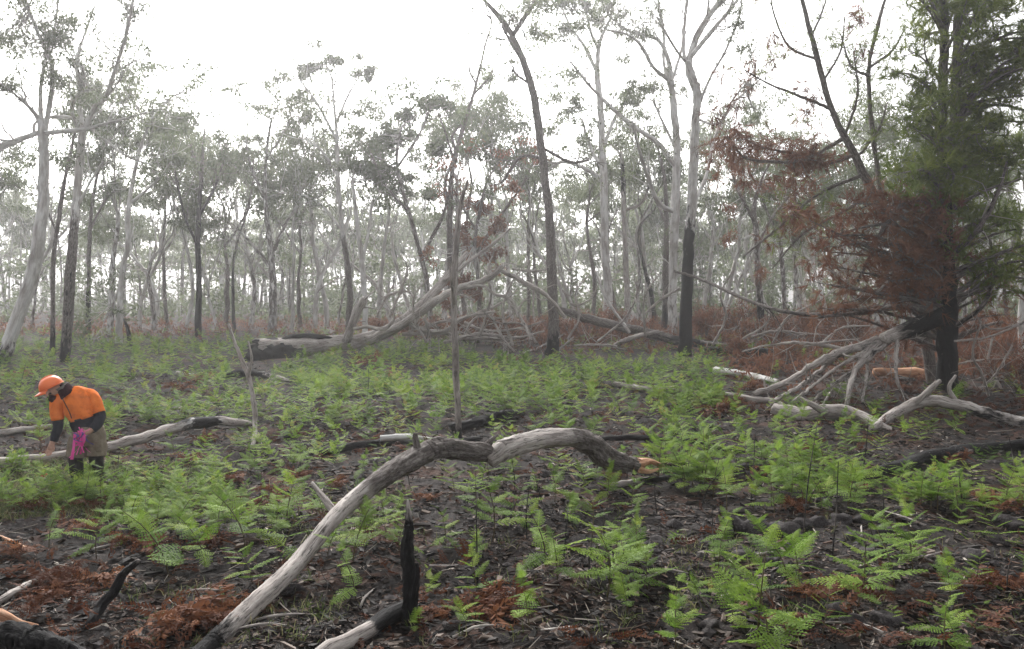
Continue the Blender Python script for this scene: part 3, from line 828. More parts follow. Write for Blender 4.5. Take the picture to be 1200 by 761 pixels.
def A_left2(x, y, b, c, d):
    return (.95 if y > 300 else .25), (.75 if y > 408 else (.35 if y > 290 else 0)), d
hero('gum_tree', 'white leaning gum at the edge with a sparse drooping crown', 28.7,
     [(1, 430, 28), (18, 380, 24), (37, 325, 22), (47, 270, 21), (52, 205, 19), (50, 160, 18), (48, 140, 14)],
     [[(50, 165, 9), (60, 110, 8), (60, 75, 7), (45, 40, 6), (30, 0, 5), (18, -50, 3)], [(50, 155, 9), (25, 163, 9), (0, 173, 10), (-45, 188, 11)],
      [(50, 156, 9), (75, 154, 7), (100, 151, 6), (135, 142, 4), (172, 132, 3)], [(30, 158, 6), (42, 144, 5), (66, 137, 5), (92, 141, 5), (122, 163, 4), (150, 184, 4), (178, 193, 2)],
      [(50, 150, 8), (40, 132, 7), (25, 118, 4)], [(48, 140, 8), (48, 100, 6), (56, 62, 5), (66, 20, 4), (70, -40, 3)]],
     [(30, 30, 38, 28, 700), (64, 44, 26, 28, 700), (2, 40, 22, 30, 420), (5, 100, 20, 14, 220), (62, 92, 20, 20, 260), (20, -20, 50, 30, 500)], .12, (405, 40), 0, 1, twg=9)
hero('gum_tree', 'pale gum beside the leaning one, rough brown lower trunk and curved fork', 29.5,
     [(75, 427, 20), (80, 370, 18), (83, 310, 17), (90, 230, 15), (95, 175, 13), (97, 152, 11)],
     [[(97, 155, 9), (110, 128, 8), (125, 112, 8), (135, 82, 6), (148, 40, 5), (156, 0, 4), (160, -40, 3)], [(95, 160, 6), (85, 132, 6), (90, 112, 5), (106, 106, 4)],
      [(96, 152, 7), (93, 105, 6), (90, 70, 5), (100, 38, 4), (112, 5, 3)], [(88, 250, 5), (105, 215, 4), (120, 190, 3)]],
     [(155, 12, 20, 22, 420), (78, 25, 26, 24, 420), (96, 78, 15, 14, 180), (112, 25, 14, 18, 150)], .3, (0, 0), 0, 2, attrs=A_left2, twg=8)
hero('gum_tree', 'thin dark trunk standing between the leaning white gum and its neighbour', 31.5,
     [(62, 420, 9), (62, 360, 8), (63, 300, 8), (70, 250, 7), (78, 200, 6), (88, 155, 4)], [[(66, 270, 4), (50, 235, 3), (38, 205, 2)], [(78, 200, 4), (95, 170, 3), (100, 140, 2)]],
     [(90, 145, 20, 12, 160)], .9, (380, 60), 0, 3, twg=6)
hero('gum_tree', 'slender dark gum right of the rough-barked pale one', 44,
     [(103, 393, 9), (104, 320, 7), (106, 260, 6.5), (113, 210, 5), (124, 172, 4), (148, 142, 3)], [[(106, 270, 4), (120, 240, 3), (135, 222, 2)], [(113, 210, 4), (100, 180, 3), (95, 165, 2)]],
     [(150, 150, 26, 10, 300), (110, 175, 24, 10, 260), (135, 220, 18, 8, 180)], .95, (330, 90), 0, 4, twg=7, leafL=.26, leafW=.07)
hero('gum_tree', 'white gum with a sharp bend halfway up its trunk', 38,
     [(139, 406, 13), (140, 370, 11), (143, 320, 10), (150, 286, 9.5), (150, 250, 8), (158, 200, 7), (172, 152, 5), (184, 130, 3)],
     [[(143, 330, 5), (133, 355, 4), (122, 375, 3)], [(152, 240, 5), (180, 215, 4), (200, 190, 2)], [(172, 152, 4), (160, 125, 3), (145, 112, 2)], [(184, 132, 4), (200, 115, 3), (215, 108, 2)]],
     [(190, 150, 34, 11, 460), (155, 165, 24, 9, 300), (208, 185, 20, 9, 220), (215, 140, 14, 8, 150)], .08, (0, 0), 0, 5, twg=8, leafL=.24, leafW=.08)
hero('stump', 'short black burnt stump beside the bent white gum', 37, [(151, 406, 8), (151, 395, 8), (149, 383, 6), (145, 374, 3)], (), (), 1, (300, 10), 0, 6, trunkname='post', sides=8, cat='stump')
hero('gum_tree', 'straight gum burnt black along its whole trunk', 44.5,
     [(232, 394, 12), (233, 330, 10.5), (232, 270, 9), (236, 210, 7), (238, 172, 4), (240, 150, 3)],
     [[(233, 290, 5), (217, 255, 4), (206, 205, 3), (202, 180, 2)], [(234, 255, 5), (253, 217, 4), (262, 188, 2)], [(236, 210, 4), (228, 185, 3), (222, 165, 2)]],
     [(240, 160, 26, 10, 260), (208, 190, 20, 10, 200), (262, 185, 18, 9, 180), (225, 220, 16, 8, 120)], 1, (215, 70), 0, 7, twg=9, leafL=.26, leafW=.07)
hero('gum_tree', 'pale leaning stem crossing behind the burnt-black gum', 47,
     [(217, 388, 6.5), (226, 345, 6.5), (221, 300, 6), (211, 262, 5), (202, 230, 4), (195, 200, 3)], [[(211, 262, 3), (225, 240, 2.5), (232, 220, 2)]],
     [(196, 195, 22, 9, 240), (220, 215, 16, 8, 160)], .05, (0, 0), 0, 8, twg=6, leafL=.26, leafW=.07)
hero('gum_tree', 'stout grey gum with a long dead limb slanting left from it', 45,
     [(319, 392, 18), (320, 345, 15), (318, 305, 11), (311, 235, 7.5), (312, 182, 5), (318, 140, 4)],
     [[(317, 315, 6), (296, 287, 5), (276, 266, 3)], [(318, 300, 6), (335, 262, 5), (352, 237, 3)], [(311, 235, 5), (296, 200, 4), (288, 170, 2)], [(312, 185, 4), (330, 160, 3), (340, 140, 2)]],
     [(275, 100, 20, 8, 200), (300, 125, 24, 9, 260), (290, 165, 22, 9, 260), (345, 150, 20, 9, 200), (320, 190, 20, 8, 160), (340, 230, 18, 8, 160)], .55, (0, 0), .3, 9, twg=7, leafL=.26, leafW=.07)
hero('gum_tree', 'tall gum with a wide flat crown rising behind the fallen hollow tree', 45,
     [(408, 393, 12.5), (410, 345, 11.5), (406, 302, 10), (400, 260, 8), (396, 205, 7), (394, 150, 6), (390, 112, 4)],
     [[(400, 270, 5), (372, 237, 4), (338, 226, 3), (308, 233, 2)], [(394, 165, 5), (372, 122, 4), (350, 92, 3)], [(394, 145, 5), (408, 112, 4), (422, 88, 2)], [(396, 205, 5), (375, 175, 4), (350, 160, 2)], [(392, 115, 4), (388, 90, 3), (380, 72, 2)]],
     [(350, 78, 22, 11, 560), (385, 72, 38, 11, 900), (424, 84, 18, 9, 400), (345, 112, 18, 11, 330), (330, 90, 12, 10, 200), (360, 140, 22, 9, 300), (420, 135, 18, 9, 220), (345, 165, 20, 8, 240)], .5, (0, 0), .1, 10, twg=6, leafL=.26, leafW=.07,
     attrs=lambda x, y, b, c, d: ((1, .3, 0) if y > 295 else (.2, 0, 0)))
hero('gum_tree', 'pale stub-limbed gum just behind the upright limb of the fallen tree', 40,
     [(428, 385, 10), (427, 345, 10), (422, 290, 9), (416, 240, 7), (413, 210, 5)], [[(424, 310, 6), (432, 270, 5), (436, 235, 3)]], [(440, 200, 24, 14, 500), (415, 190, 22, 12, 380)], .1, (0, 0), 0, 11, twg=7, leafL=.24, leafW=.085)
hero('gum_tree', 'leafy gum with the densest green crown in the middle distance', 41,
     [(505, 385, 10), (500, 330, 9), (488, 280, 8), (475, 235, 7), (465, 190, 5), (470, 150, 4)],
     [[(495, 300, 6), (520, 250, 5), (530, 200, 3)], [(480, 250, 5), (450, 215, 4), (435, 180, 3)], [(468, 195, 5), (490, 160, 4), (505, 125, 3)]],
     [(455, 160, 34, 24, 1500), (490, 125, 30, 18, 1000), (440, 200, 24, 16, 700), (510, 170, 24, 18, 700), (470, 215, 22, 16, 600), (520, 120, 16, 12, 300), (500, 230, 16, 12, 300)], .6, (0, 0), .1, 12, twg=6, leafL=.25, leafW=.09)
hero('gum_tree', 'gum with rust-red scorched leaves behind the tangle of branches', 39,
     [(560, 392, 9), (562, 340, 8), (556, 290, 7), (562, 250, 6), (570, 215, 4), (585, 190, 3)], [[(558, 300, 6), (585, 255, 5), (610, 220, 4), (625, 190, 3)], [(560, 270, 4), (540, 240, 3), (530, 220, 2)]],
     [(560, 240, 20, 16, 560), (548, 280, 22, 18, 680), (585, 260, 18, 14, 330), (575, 300, 20, 16, 460), (540, 330, 18, 14, 400), (515, 350, 16, 12, 260), (600, 220, 14, 10, 160), (555, 345, 18, 14, 260), (505, 300, 10, 12, 120)], .8, (0, 0), .2, 13, leafmat=SCOR, twg=7, leafL=.22, leafW=.07)
hero('dead_pole', 'thin silvery dead pole with a charred foot standing in the ferns', 15.0,
     [(538, 517, 9.5), (536, 470, 9), (533, 400, 9), (532, 340, 9), (535, 285, 8), (540, 240, 6), (548, 212, 3)], [[(533, 360, 4), (529, 330, 3), (527, 312, 1.5)]], (), .9, (490, 18), .55, 14, ws=.85, twg=0, trunkname='pole', sides=12, keep=0, cat='dead tree')
hero('gum_tree', 'twisted dead leaning tree with a looping strand and a long bare tip', 41,
     [(531, 396, 11), (527, 300, 10), (527, 245, 10), (531, 195, 9), (545, 142, 7), (555, 110, 6), (562, 82, 4), (569, 52, 3.5), (576, 26, 3), (569, 6, 3), (561, -18, 2)],
     [[(526, 250, 5), (522, 215, 5), (533, 178, 4), (530, 160, 4), (542, 145, 3)], [(558, 98, 4), (550, 82, 3), (556, 72, 2)], [(575, 22, 3), (560, 10, 2), (545, 12, 2), (530, 2, 1.5)], [(554, 112, 4), (572, 92, 3), (578, 82, 2)], [(532, 190, 4), (520, 150, 3), (512, 130, 2)]],
     [(572, 84, 13, 10, 170)], .95, (0, 0), .35, 15, twg=1, keep=.5)
hero('gum_tree', 'brown trunk bending left at its top, charred at the foot', 33,
     [(647, 414, 21), (648, 382, 15), (647, 330, 13.5), (645, 280, 13), (640, 220, 12.5), (633, 160, 11.5), (625, 110, 10), (612, 70, 9), (597, 36, 8), (580, 14, 7), (565, -4, 5), (556, -35, 4)],
     [[(640, 188, 5), (612, 183, 4), (598, 200, 4), (588, 214, 3)], [(642, 175, 4), (668, 190, 4), (690, 188, 3)], [(612, 72, 5), (600, 52, 4), (588, 30, 3)], [(622, 100, 4), (608, 90, 3), (600, 82, 2)], [(600, 40, 6), (625, 5, 5), (650, -25, 4)]],
     [(605, 22, 24, 14, 380), (625, 40, 20, 12, 240), (640, 8, 26, 14, 420), (600, 70, 14, 8, 90), (585, 8, 12, 10, 120)], .85, (0, 0), .1, 16, ws=.82, twg=5,
     attrs=lambda x, y, b, c, d: (.85, .95 if y > 390 else (.35 if y > 330 else .05), .15))
hero('gum_tree', 'clean white gum trunk right of the bending brown trunk', 50,
     [(713, 386, 13.5), (712, 340, 12), (709, 290, 11), (708, 230, 10), (706, 180, 10), (704, 130, 9), (700, 85, 7), (703, 50, 5), (716, 18, 4), (722, -20, 3)],
     [[(706, 200, 5), (692, 172, 4), (682, 140, 3)], [(706, 175, 4), (720, 140, 4), (735, 115, 3)], [(700, 85, 5), (685, 55, 4), (668, 30, 3), (655, 0, 3)], [(702, 60, 4), (690, 30, 3), (685, -5, 3)], [(707, 215, 6), (690, 200, 5), (660, 190, 4), (640, 200, 3)]],
     [(690, 22, 26, 16, 700), (665, 35, 22, 14, 460), (712, 8, 22, 12, 420), (668, 125, 18, 10, 280), (660, 5, 26, 14, 500), (738, 112, 22, 10, 360), (760, 105, 14, 8, 180), (640, 40, 30, 16, 420), (630, -5, 34, 16, 500), (735, 40, 20, 14, 260), (600, 90, 14, 8, 120)], .02, (0, 0), 0, 17, ws=.85, twg=6, leafL=.27, leafW=.09,
     attrs=lambda x, y, b, c, d: ((.9, .3, 0) if y > 345 else (0, 0, 0)))
hero('dead_tree', 'broken-topped grey gum trunk with a burnt collar near its top', 49,
     [(736, 386, 12), (735, 350, 11), (733, 300, 9.5), (731, 250, 9), (730, 205, 8), (728, 178, 6)], [[(733, 245, 5), (752, 238, 5), (762, 212, 3)], [(729, 185, 4), (720, 172, 3), (706, 168, 2)]], (), .3, (0, 0), .6, 18, twg=1, keep=.3,
     attrs=lambda x, y, b, c, d: (.3, .95 if 190 < y < 225 else 0, .6), cat='dead tree')
hero('gum_tree', 'rough dark trunk half hidden behind the tall white gum', 46, [(779, 388, 12), (780, 320, 11), (781, 250, 8), (778, 205, 6), (770, 170, 4)], [[(780, 260, 5), (764, 225, 4), (752, 190, 3)]], [(760, 180, 18, 9, 160)], .95, (350, 50), 0, 19, twg=5, leafL=.25, leafW=.085)
hero('gum_tree', 'tall white gum with spreading bare limbs beside the black-based one', 41,
     [(788, 398, 18), (788, 345, 16.5), (790, 280, 15.5), (792, 220, 15), (793, 170, 14.5), (790, 132, 13), (787, 105, 10), (780, 80, 8)],
     [[(790, 195, 8), (770, 167, 8), (742, 148, 7), (712, 122, 6), (687, 96, 4), (668, 72, 3)], [(788, 115, 9), (784, 75, 8), (774, 50, 6), (758, 42, 5), (735, 35, 4), (712, 18, 3)],
      [(786, 110, 6), (778, 75, 5), (778, 40, 5), (771, 0, 4), (766, -40, 3)], [(783, 95, 7), (765, 78, 6), (750, 52, 5), (733, 40, 4), (710, 35, 3)], [(790, 95, 5), (800, 52, 4), (803, 18, 4), (806, -25, 3)],
      [(787, 250, 8), (772, 238, 7), (762, 215, 6), (748, 172, 5), (741, 142, 3)], [(791, 175, 5), (775, 140, 4), (765, 118, 3)], [(786, 330, 5), (800, 318, 4)]],
     [(705, 15, 24, 14, 300), (735, 12, 22, 14, 260), (750, 106, 24, 9, 420), (690, 60, 20, 14, 240), (775, 12, 18, 12, 200), (800, 105, 12, 14, 190), (720, -8, 34, 16, 420), (760, 35, 22, 16, 260), (830, 110, 14, 14, 170), (725, 70, 18, 12, 190)], .06, (0, 0), 0, 20, twg=9, keep=.55,
     attrs=lambda x, y, b, c, d: (.45 if y > 330 else .04, 0, 0))
hero('gum_tree', 'gum with a jet-black lower trunk and a pale forked top', 32.2,
     [(803, 420, 25), (803, 380, 23), (805, 330, 22), (808, 282, 19), (810, 250, 17), (812, 200, 16.5), (815, 150, 16), (817, 112, 15.5), (811, 88, 13), (806, 72, 10)],
     [[(814, 105, 12), (807, 78, 12), (816, 45, 11), (830, 20, 9), (846, -2, 8), (862, -28, 6)], [(816, 58, 8), (838, 32, 7), (855, 12, 5), (872, -10, 4)], [(806, 80, 7), (801, 60, 6), (803, 20, 5), (806, -20, 4)],
      [(818, 130, 5), (832, 92, 4), (850, 60, 4), (866, 20, 3), (870, -10, 3)], [(814, 240, 7), (828, 205, 6), (838, 160, 5), (860, 122, 4), (892, 92, 3)], [(816, 140, 4), (842, 145, 4), (860, 115, 3), (884, 88, 2)], [(806, 75, 5), (790, 55, 4), (770, 20, 3)]],
     [(872, 60, 20, 18, 230), (880, 100, 18, 14, 170), (845, 10, 22, 14, 200), (865, 30, 18, 16, 190), (890, 130, 16, 12, 130)], .35, (258, 130), .1, 21, twg=8, keep=.4, per=300)
hero('gum_tree', 'grey crooked gum with rusty drooping twigs right of the black-based gum', 38,
     [(892, 384, 13), (889, 330, 12), (886, 275, 10), (884, 240, 8), (895, 205, 5), (908, 180, 3)], [[(886, 262, 6), (868, 230, 5), (858, 205, 3)], [(887, 290, 5), (905, 255, 4), (925, 230, 3)]],
     [(862, 245, 16, 14, 130), (900, 215, 20, 14, 160), (850, 280, 14, 16, 130), (925, 240, 16, 10, 110)], .6, (345, 50), .3, 22, leafmat=SCOR, twg=7)
hero('gum_tree', 'slim grey trunk between the crooked gum and the leaning she-oak', 42, [(920, 384, 9), (918, 330, 8), (915, 280, 7), (920, 230, 5), (930, 190, 4)], [[(916, 285, 4), (900, 250, 3), (890, 225, 2)], [(918, 250, 4), (940, 220, 3)]], [(930, 190, 22, 12, 260), (900, 222, 18, 9, 180)], .6, (0, 0), .2, 23, twg=6, leafL=.25, leafW=.085)
hero('gum_tree', 'pale smooth trunk standing at the edge beyond the she-oak', 27, [(1196, 440, 14), (1197, 380, 12), (1200, 300, 11), (1208, 200, 9), (1215, 90, 7)], (), (), .05, (0, 0), 0, 24, twg=0, keep=0)

# she-oaks with needle foliage
def sheoak_big():
    rng = np.random.default_rng(77)
    D = 21.4
    base = gp(1112, 462)
    root = empty('she_oak', base, 'dark thick-trunked she-oak with dense green needles and rust-red lower foliage', 'tree')
    parts = []
    def cc(n, ch=.55): return np.tile([1, ch, 0, .5], (n, 1))
    tr = [(1113, 474, 34), (1112, 455, 26), (1110, 420, 22), (1109, 380, 22), (1108, 330, 20), (1107, 270, 19), (1107, 215, 17), (1108, 180, 14)]
    P = np.array([at(q[0], q[1], D) for q in tr]); R = np.array([q[2] * .5 * D / FPX for q in tr])
    g = Geo(); c, r = tube(g, P, R, 18, 40, .09, .06, cc(len(tr), .75), rng); parts.append(g.build('trunk', WOOD, root))
    stems = [[(1107, 215, 12), (1104, 150, 11), (1106, 70, 10), (1107, 0, 9), (1108, -80, 6)], [(1109, 205, 13), (1118, 150, 12), (1121, 80, 11), (1124, 0, 10), (1128, -80, 6)]]
    pts = list(c[12:])
    for st in stems:
        P = np.array([at(q[0], q[1], D + .2) for q in st]); R = np.array([q[2] * .5 * D / FPX for q in st])
        g = Geo(); sc, sr = tube(g, P, R, 12, 30, .08, .06, cc(len(st), .4), rng); parts.append(g.build('stem', WOOD, root)); pts += list(sc)
    pts = np.array(pts)
    def limbs_to(targets, mat, name, nspr, nnd, up, rr, tone=None):
        gb = Geo(); gn = Geo(); cen = []; rad = []
        for (x, y, dy) in targets:
            q = at(x, y, D + dy)
            j = int(np.argmin(np.linalg.norm(pts - (q + np.array([0, 0, -.8])), axis=1) + rng.uniform(0, .5, len(pts))))
            s = pts[j]; L = np.linalg.norm(q - s)
            mid = s * .5 + q * .5 + np.array([0, 0, .10 * L]) + rng.normal(0, .08, 3) * L
            bc, br = tube(gb, [s, mid, q], [.02 + .018 * L, .014 + .008 * L, .008], 5, 12, .06, .1, [1, .35, 0, .5], rng)
            for t in (.45, .65, .82, 1.0):
                i = int(t * (len(bc) - 1))
                e = bc[i] + rng.normal(0, .22, 3) * (1 if t < 1 else .4)
                tube(gb, [bc[i], (bc[i] + e) / 2 + rng.normal(0, .04, 3), e], [.012, .009, .004], 4, 4, 0, 0, [1, .2, 0, .5], rng)
                cen.append(e); rad.append(np.array([rr, rr, rr * 1.05]) * rng.uniform(.7, 1.3))
        needles(gn, cen, rad, nspr, nnd, rng, .30, .017, up, tone)
        parts.append(gb.build('branches', WOOD, root)); parts.append(gn.build(name, mat, root, False))
    G = []
    for _ in range(96):
        x = rng.uniform(1036, 1250); y = rng.uniform(-70, 345)
        if x < 1112 and y > 225: continue
        if y > 250 and rng.random() < .4: continue
        if x < 1060 and rng.random() < .3: continue
        G.append((x, y, rng.normal(0, .75)))
    for _ in range(34): G.append((rng.uniform(1125, 1255), rng.uniform(20, 335), rng.normal(.1, .7)))
    for _ in range(9): G.append((rng.normal(1102, 16), rng.uniform(85, 250), -abs(rng.normal(.55, .35))))
    limbs_to(G, OAKG, 'crown', 8, 18, .45, .24)
    B = [(rng.uniform(948, 1095), rng.uniform(258, 362), rng.normal(-.2, .7)) for _ in range(34)] + [(rng.uniform(1030, 1105), rng.uniform(238, 300), rng.normal(-.3, .5)) for _ in range(16)] + [(rng.uniform(1120, 1215), rng.uniform(290, 390), rng.normal(.2, .7)) for _ in range(7)] + [(rng.uniform(985, 1060), rng.uniform(228, 262), rng.normal(0, .5)) for _ in range(7)]
    limbs_to(B, SCOR, 'scorched_foliage', 6, 17, .55, .30)
    # bare low limbs and hanging twigs
    for li in [[(1108, 368, 10), (1060, 360, 8), (1015, 366, 6), (960, 372, 3)], [(1112, 350, 8), (1150, 340, 6), (1190, 315, 4), (1215, 300, 3)], [(1106, 260, 12), (1075, 232, 8), (1045, 255, 6), (1020, 300, 4), (1005, 330, 3)],
               [(1115, 300, 8), (1145, 270, 6), (1170, 225, 4), (1180, 190, 3)], [(1112, 400, 7), (1080, 392, 6), (1050, 398, 4)], [(1114, 385, 6), (1150, 360, 5), (1165, 320, 4), (1160, 280, 3)]]:
        P = np.array([at(q[0], q[1], D - .3 + rng.normal(0, .25)) for q in li]); P[0] = at(li[0][0], li[0][1], D); R = np.array([q[2] * .5 * D / FPX for q in li])
        g = Geo(); lc, lr = tube(g, P, R, 8, 20, .08, .1, cc(len(li), .4), rng)
        twigs_on(g, lc, lr, 12, .8, rng, [.5, .1, .6, .5], -.3)
        parts.append(g.build('limb', WOOD, root))
    rebase(root, parts)
sheoak_big()

def sheoak_leaning():
    rng = np.random.default_rng(78)
    D = 23.5
    root = empty('she_oak', gp(1093, 452), 'thin leaning she-oak with scorched brown needles hanging from its branches', 'tree')
    parts = []
    col = [1, .25, 0, .5]
    tr = [(1094, 456, 15), (1084, 390, 13), (1068, 320, 12), (1035, 251, 10), (1004, 187, 9), (976, 132, 7.5), (956, 62, 6), (940, 0, 5), (925, -60, 3)]
    P = np.array([at(q[0], q[1], D) for q in tr]); R = np.array([q[2] * .5 * D / FPX for q in tr])
    g = Geo(); c, r = tube(g, P, R, 12, 50, .08, .06, [1, .25, 0, .5], rng); parts.append(g.build('trunk', WOOD, root))
    br = [([(988, 163, 7), (945, 186, 6), (905, 190, 5), (872, 184, 4), (852, 160, 2)], 1), ([(1000, 182, 7), (965, 192, 6), (930, 180, 5), (890, 172, 3), (855, 150, 2)], 1), ([(974, 128, 6), (935, 112, 5), (900, 98, 3), (872, 82, 2)], 3),
          ([(1012, 205, 7), (962, 226, 5), (918, 262, 4), (872, 300, 3)], 3), ([(1022, 228, 6), (985, 250, 5), (940, 275, 4), (905, 315, 2)], 3), ([(958, 70, 5), (925, 55, 4), (908, 20, 3), (900, -20, 2)], 3),
          ([(950, 45, 4), (965, 10, 3), (975, -30, 2)], 2), ([(1035, 240, 9), (1024, 165, 8), (1018, 85, 7), (1030, 25, 6), (1046, -30, 4)], 2), ([(1020, 90, 5), (998, 78, 4), (985, 40, 2)], 2), ([(1018, 80, 5), (1045, 60, 4), (1060, 35, 2)], 2),
          ([(990, 160, 5), (1005, 110, 4), (1000, 60, 2)], 2), ([(965, 95, 4), (985, 60, 3), (990, 20, 2)], 3), ([(1005, 185, 5), (1030, 150, 4), (1040, 120, 2)], 2)]
    cenB, radB, cenG, radG = [], [], [], []
    for li, kind in br:
        k = len(li); sl_ = rng.normal(0, .35)
        P = np.array([at(q[0], q[1], D + sl_ * i * .6) for i, q in enumerate(li)]); R = np.array([q[2] * .36 * D / FPX for q in li])
        g = Geo(); lc, lr = tube(g, P, R, 7, 7 * k, .06, .12, col, rng)
        for _ in range(16):
            i = int(rng.uniform(.2, .99) * (len(lc) - 1))
            d = unit(rng.normal(0, 1, 3) + np.array([0, 0, -.2 if kind == 1 else .4])); l = rng.uniform(.3, .95)
            e = lc[i] + d * l
            tube(g, [lc[i], (lc[i] + e) / 2 + rng.normal(0, .05, 3), e], [max(lr[i] * .35, .008), .007, .004], 4, 5, 0, 0, col, rng)
            if kind == 1:
                cenB.append(e); radB.append([.22, .22, .24])
                if rng.random() < .7: cenB.append(lc[i] + np.array([0, 0, .15])); radB.append([.3, .25, .26])
            elif kind == 2 and rng.random() < .75: cenG.append(e); radG.append([.22, .22, .26])
            elif kind == 3:
                (cenB if rng.random() < .35 else cenG).append(e)
                (radB if len(radB) < len(cenB) else radG).append([.2, .2, .22])
        parts.append(g.build('limb', WOOD, root))
    gb = Geo(); needles(gb, cenB, radB, 10, 15, rng, .30, .014, -.5); parts.append(gb.build('scorched_foliage', SCOR, root, False))
    gg = Geo(); needles(gg, cenG, radG, 5, 12, rng, .26, .013, .1); parts.append(gg.build('crown', OAKG, root, False))
    rebase(root, parts)
sheoak_leaning()

# background gums: a few shapes, copied one by one
def gum_variant(k):
    rng = np.random.default_rng(500 + k)
    H = rng.uniform(9.5, 14)
    kind = k % 4                     # 0 white, 1 brown, 2 charred, 3 grey
    bark = [.05, .9, 1, .5][kind]; chb = [0, .3, .8, .15][kind]
    gw = Geo(); tips = []
    n = 7; fh = rng.uniform(.3, .68)
    P = [np.zeros(3)]; d = unit(np.array([rng.normal(0, .08), rng.normal(0, .08), 1]))
    for i in range(n):
        d = unit(d + rng.normal(0, .12, 3) * np.array([1, 1, .2]) + np.array([0, 0, .12])); P.append(P[-1] + d * H * fh / n)
    r0 = rng.uniform(.085, .15)
    P = np.array(P); P[0][2] -= .3
    C = np.array([[bark, np.clip(1.2 - p[2] / (2.2 if kind != 2 else 7), 0, 1) * chb * 1.2, .1, .5] for p in P])
    c, r = tube(gw, P, r0 * np.linspace(1.15, .62, n + 1), 10, 22, .07, .05, C, rng)
    col = [bark * .7, 0, .2, .5]
    LM = []
    for j in range(rng.integers(3, 5)):
        gl_ = Geo()
        nd = unit(d + rng.normal(0, .48, 3) * np.array([1, 1, .3]) + np.array([0, 0, .35]))
        grow(gl_, tips, c[-1 - (j > 1) * rng.integers(0, 5)], nd, H * (1 - fh) * rng.uniform(.45, .62), r0 * rng.uniform(.35, .6), 1, rng, col, 3, .3, (2, 5), .55)
        LM.append(gl_.mesh('limb', WOOD))
    for j in range(3):
        gl_ = Geo()
        i = rng.integers(8, 20)
        nd = unit(rng.normal(0, 1, 3) * np.array([1, 1, .2]) + np.array([0, 0, .4]))
        grow(gl_, [], c[i], nd, rng.uniform(.8, 2), .04, 2, rng, [.5, .1, .6, .5], 3, .1, (2, 4), .7)
        LM.append(gl_.mesh('dead_limb', WOOD))
    gf = Geo()
    leafset(gf, tips, rng, 165, .28, .075, .5, .95)
    return (gw.mesh('trunk', WOOD), LM, gf.mesh('crown', GUML, False), H, kind)

VAR = [gum_variant(k) for k in range(16)]
KINDS = ['pale slender gum', 'brown rough-barked gum', 'dark scorched gum', 'grey slender gum']
def bg_trees():
    rng = np.random.default_rng(31)
    spots = [(20, 388, 1.0), (38, 386, .9), (128, 392, 1.0), (162, 386, .9), (180, 387, 1.05), (196, 384, 1.0), (255, 389, .9), (264, 386, 1.05), (275, 390, .8), (292, 386, .95), (341, 390, .75), (352, 384, .9), (368, 390, .95), (384, 386, 1.15),
             (396, 384, .9), (445, 386, 1.0), (460, 384, 1.1), (484, 384, .95), (520, 384, 1.0), (546, 385, 1.05), (578, 386, 1.1), (602, 386, .95), (618, 383, 1.0), (634, 384, .9), (662, 386, 1.0), (676, 383, .85), (694, 384, .9), (724, 383, .9), (752, 385, .95),
             (768, 382, 1.0), (826, 384, .95), (846, 386, 1.0), (866, 383, .8), (876, 386, .95), (906, 385, .9), (936, 386, .95), (952, 384, .9), (968, 386, 1.0), (990, 388, .85), (1010, 385, .9), (1030, 388, 1.0), (1058, 390, .95), (1075, 386, 1.0), (1130, 390, 1.0), (1150, 386, .95), (1168, 395, .9), (1182, 388, 1.0), (-20, 390, 1.1)]
    pos = []
    for (x, y, s) in spots:
        p = gp(x, y); p[1] = min(p[1], 62) ; pos.append((p[0], p[1], s))
    for _ in range(38):
        Y = rng.uniform(58, 98); x = rng.uniform(-40, 1240)
        pos.append((at(x, 360, Y)[0], Y, rng.uniform(.9, 1.25)))
    items = []
    for i, (X, Y, s) in enumerate(pos):
        kd = int(rng.choice([0, 1, 2, 3], p=[.42, .14, .08, .36])); v = VAR[kd + 4 * int(rng.integers(0, len(VAR) // 4))]
        o = empty('gum_tree', (X, Y, float(terr(X, Y, False))), 'gum', 'tree', 'gum trees standing in the haze', rng.uniform(0, 6.28), s)
        o.scale = (s, s, s * rng.uniform(.88, 1.15)); o.rotation_euler = (rng.normal(0, .06), rng.normal(0, .06), o.rotation_euler[2])
        for nm, me in [('trunk', v[0]), ('crown', v[2])] + [(m_.name.split('.')[0], m_) for m_ in v[1]]:
            c = bpy.data.objects.new(nm, me); COL.objects.link(c); c.parent = o
            if nm == 'crown': c['kind'] = 'stuff'
        o['category'] = 'tree'
        items.append((o, (X, Y, float(terr(X, Y, False))), v[4]))
    # ordinals by place along the tree line, per kind
    marks = [(-400, 'the white leaning gum'), (30, 'the white leaning gum'), (103, 'the slender dark gum'), (139, 'the bent white gum'), (232, 'the burnt-black gum'), (319, 'the stout grey gum'), (408, 'the wide-crowned gum'), (505, 'the densest green crown'),
             (560, 'the rust-red gum'), (647, 'the bending brown trunk'), (713, 'the clean white trunk'), (788, 'the tall white gum'), (803, 'the black-based gum'), (892, 'the crooked grey gum'), (1035, 'the leaning she-oak'), (1112, 'the dark she-oak')]
    grp = {}
    for o, p, k in items:
        x = to_px(p)[0]
        b = min(marks, key=lambda q: abs(q[0] - x))
        far = 'far' if p[1] > 63 else 'mid-distance'
        grp.setdefault((b[1], 'left' if x < b[0] else 'right', k, far), []).append((abs(x - b[0]), o))
    for (nm, sdn, k, far), L in grp.items():
        L.sort(key=lambda q: q[0])
        for i, (_, o) in enumerate(L):
            o['label'] = '%s %s, %s %s of %s' % (far, KINDS[k], ORD[i], sdn, nm)
bg_trees()

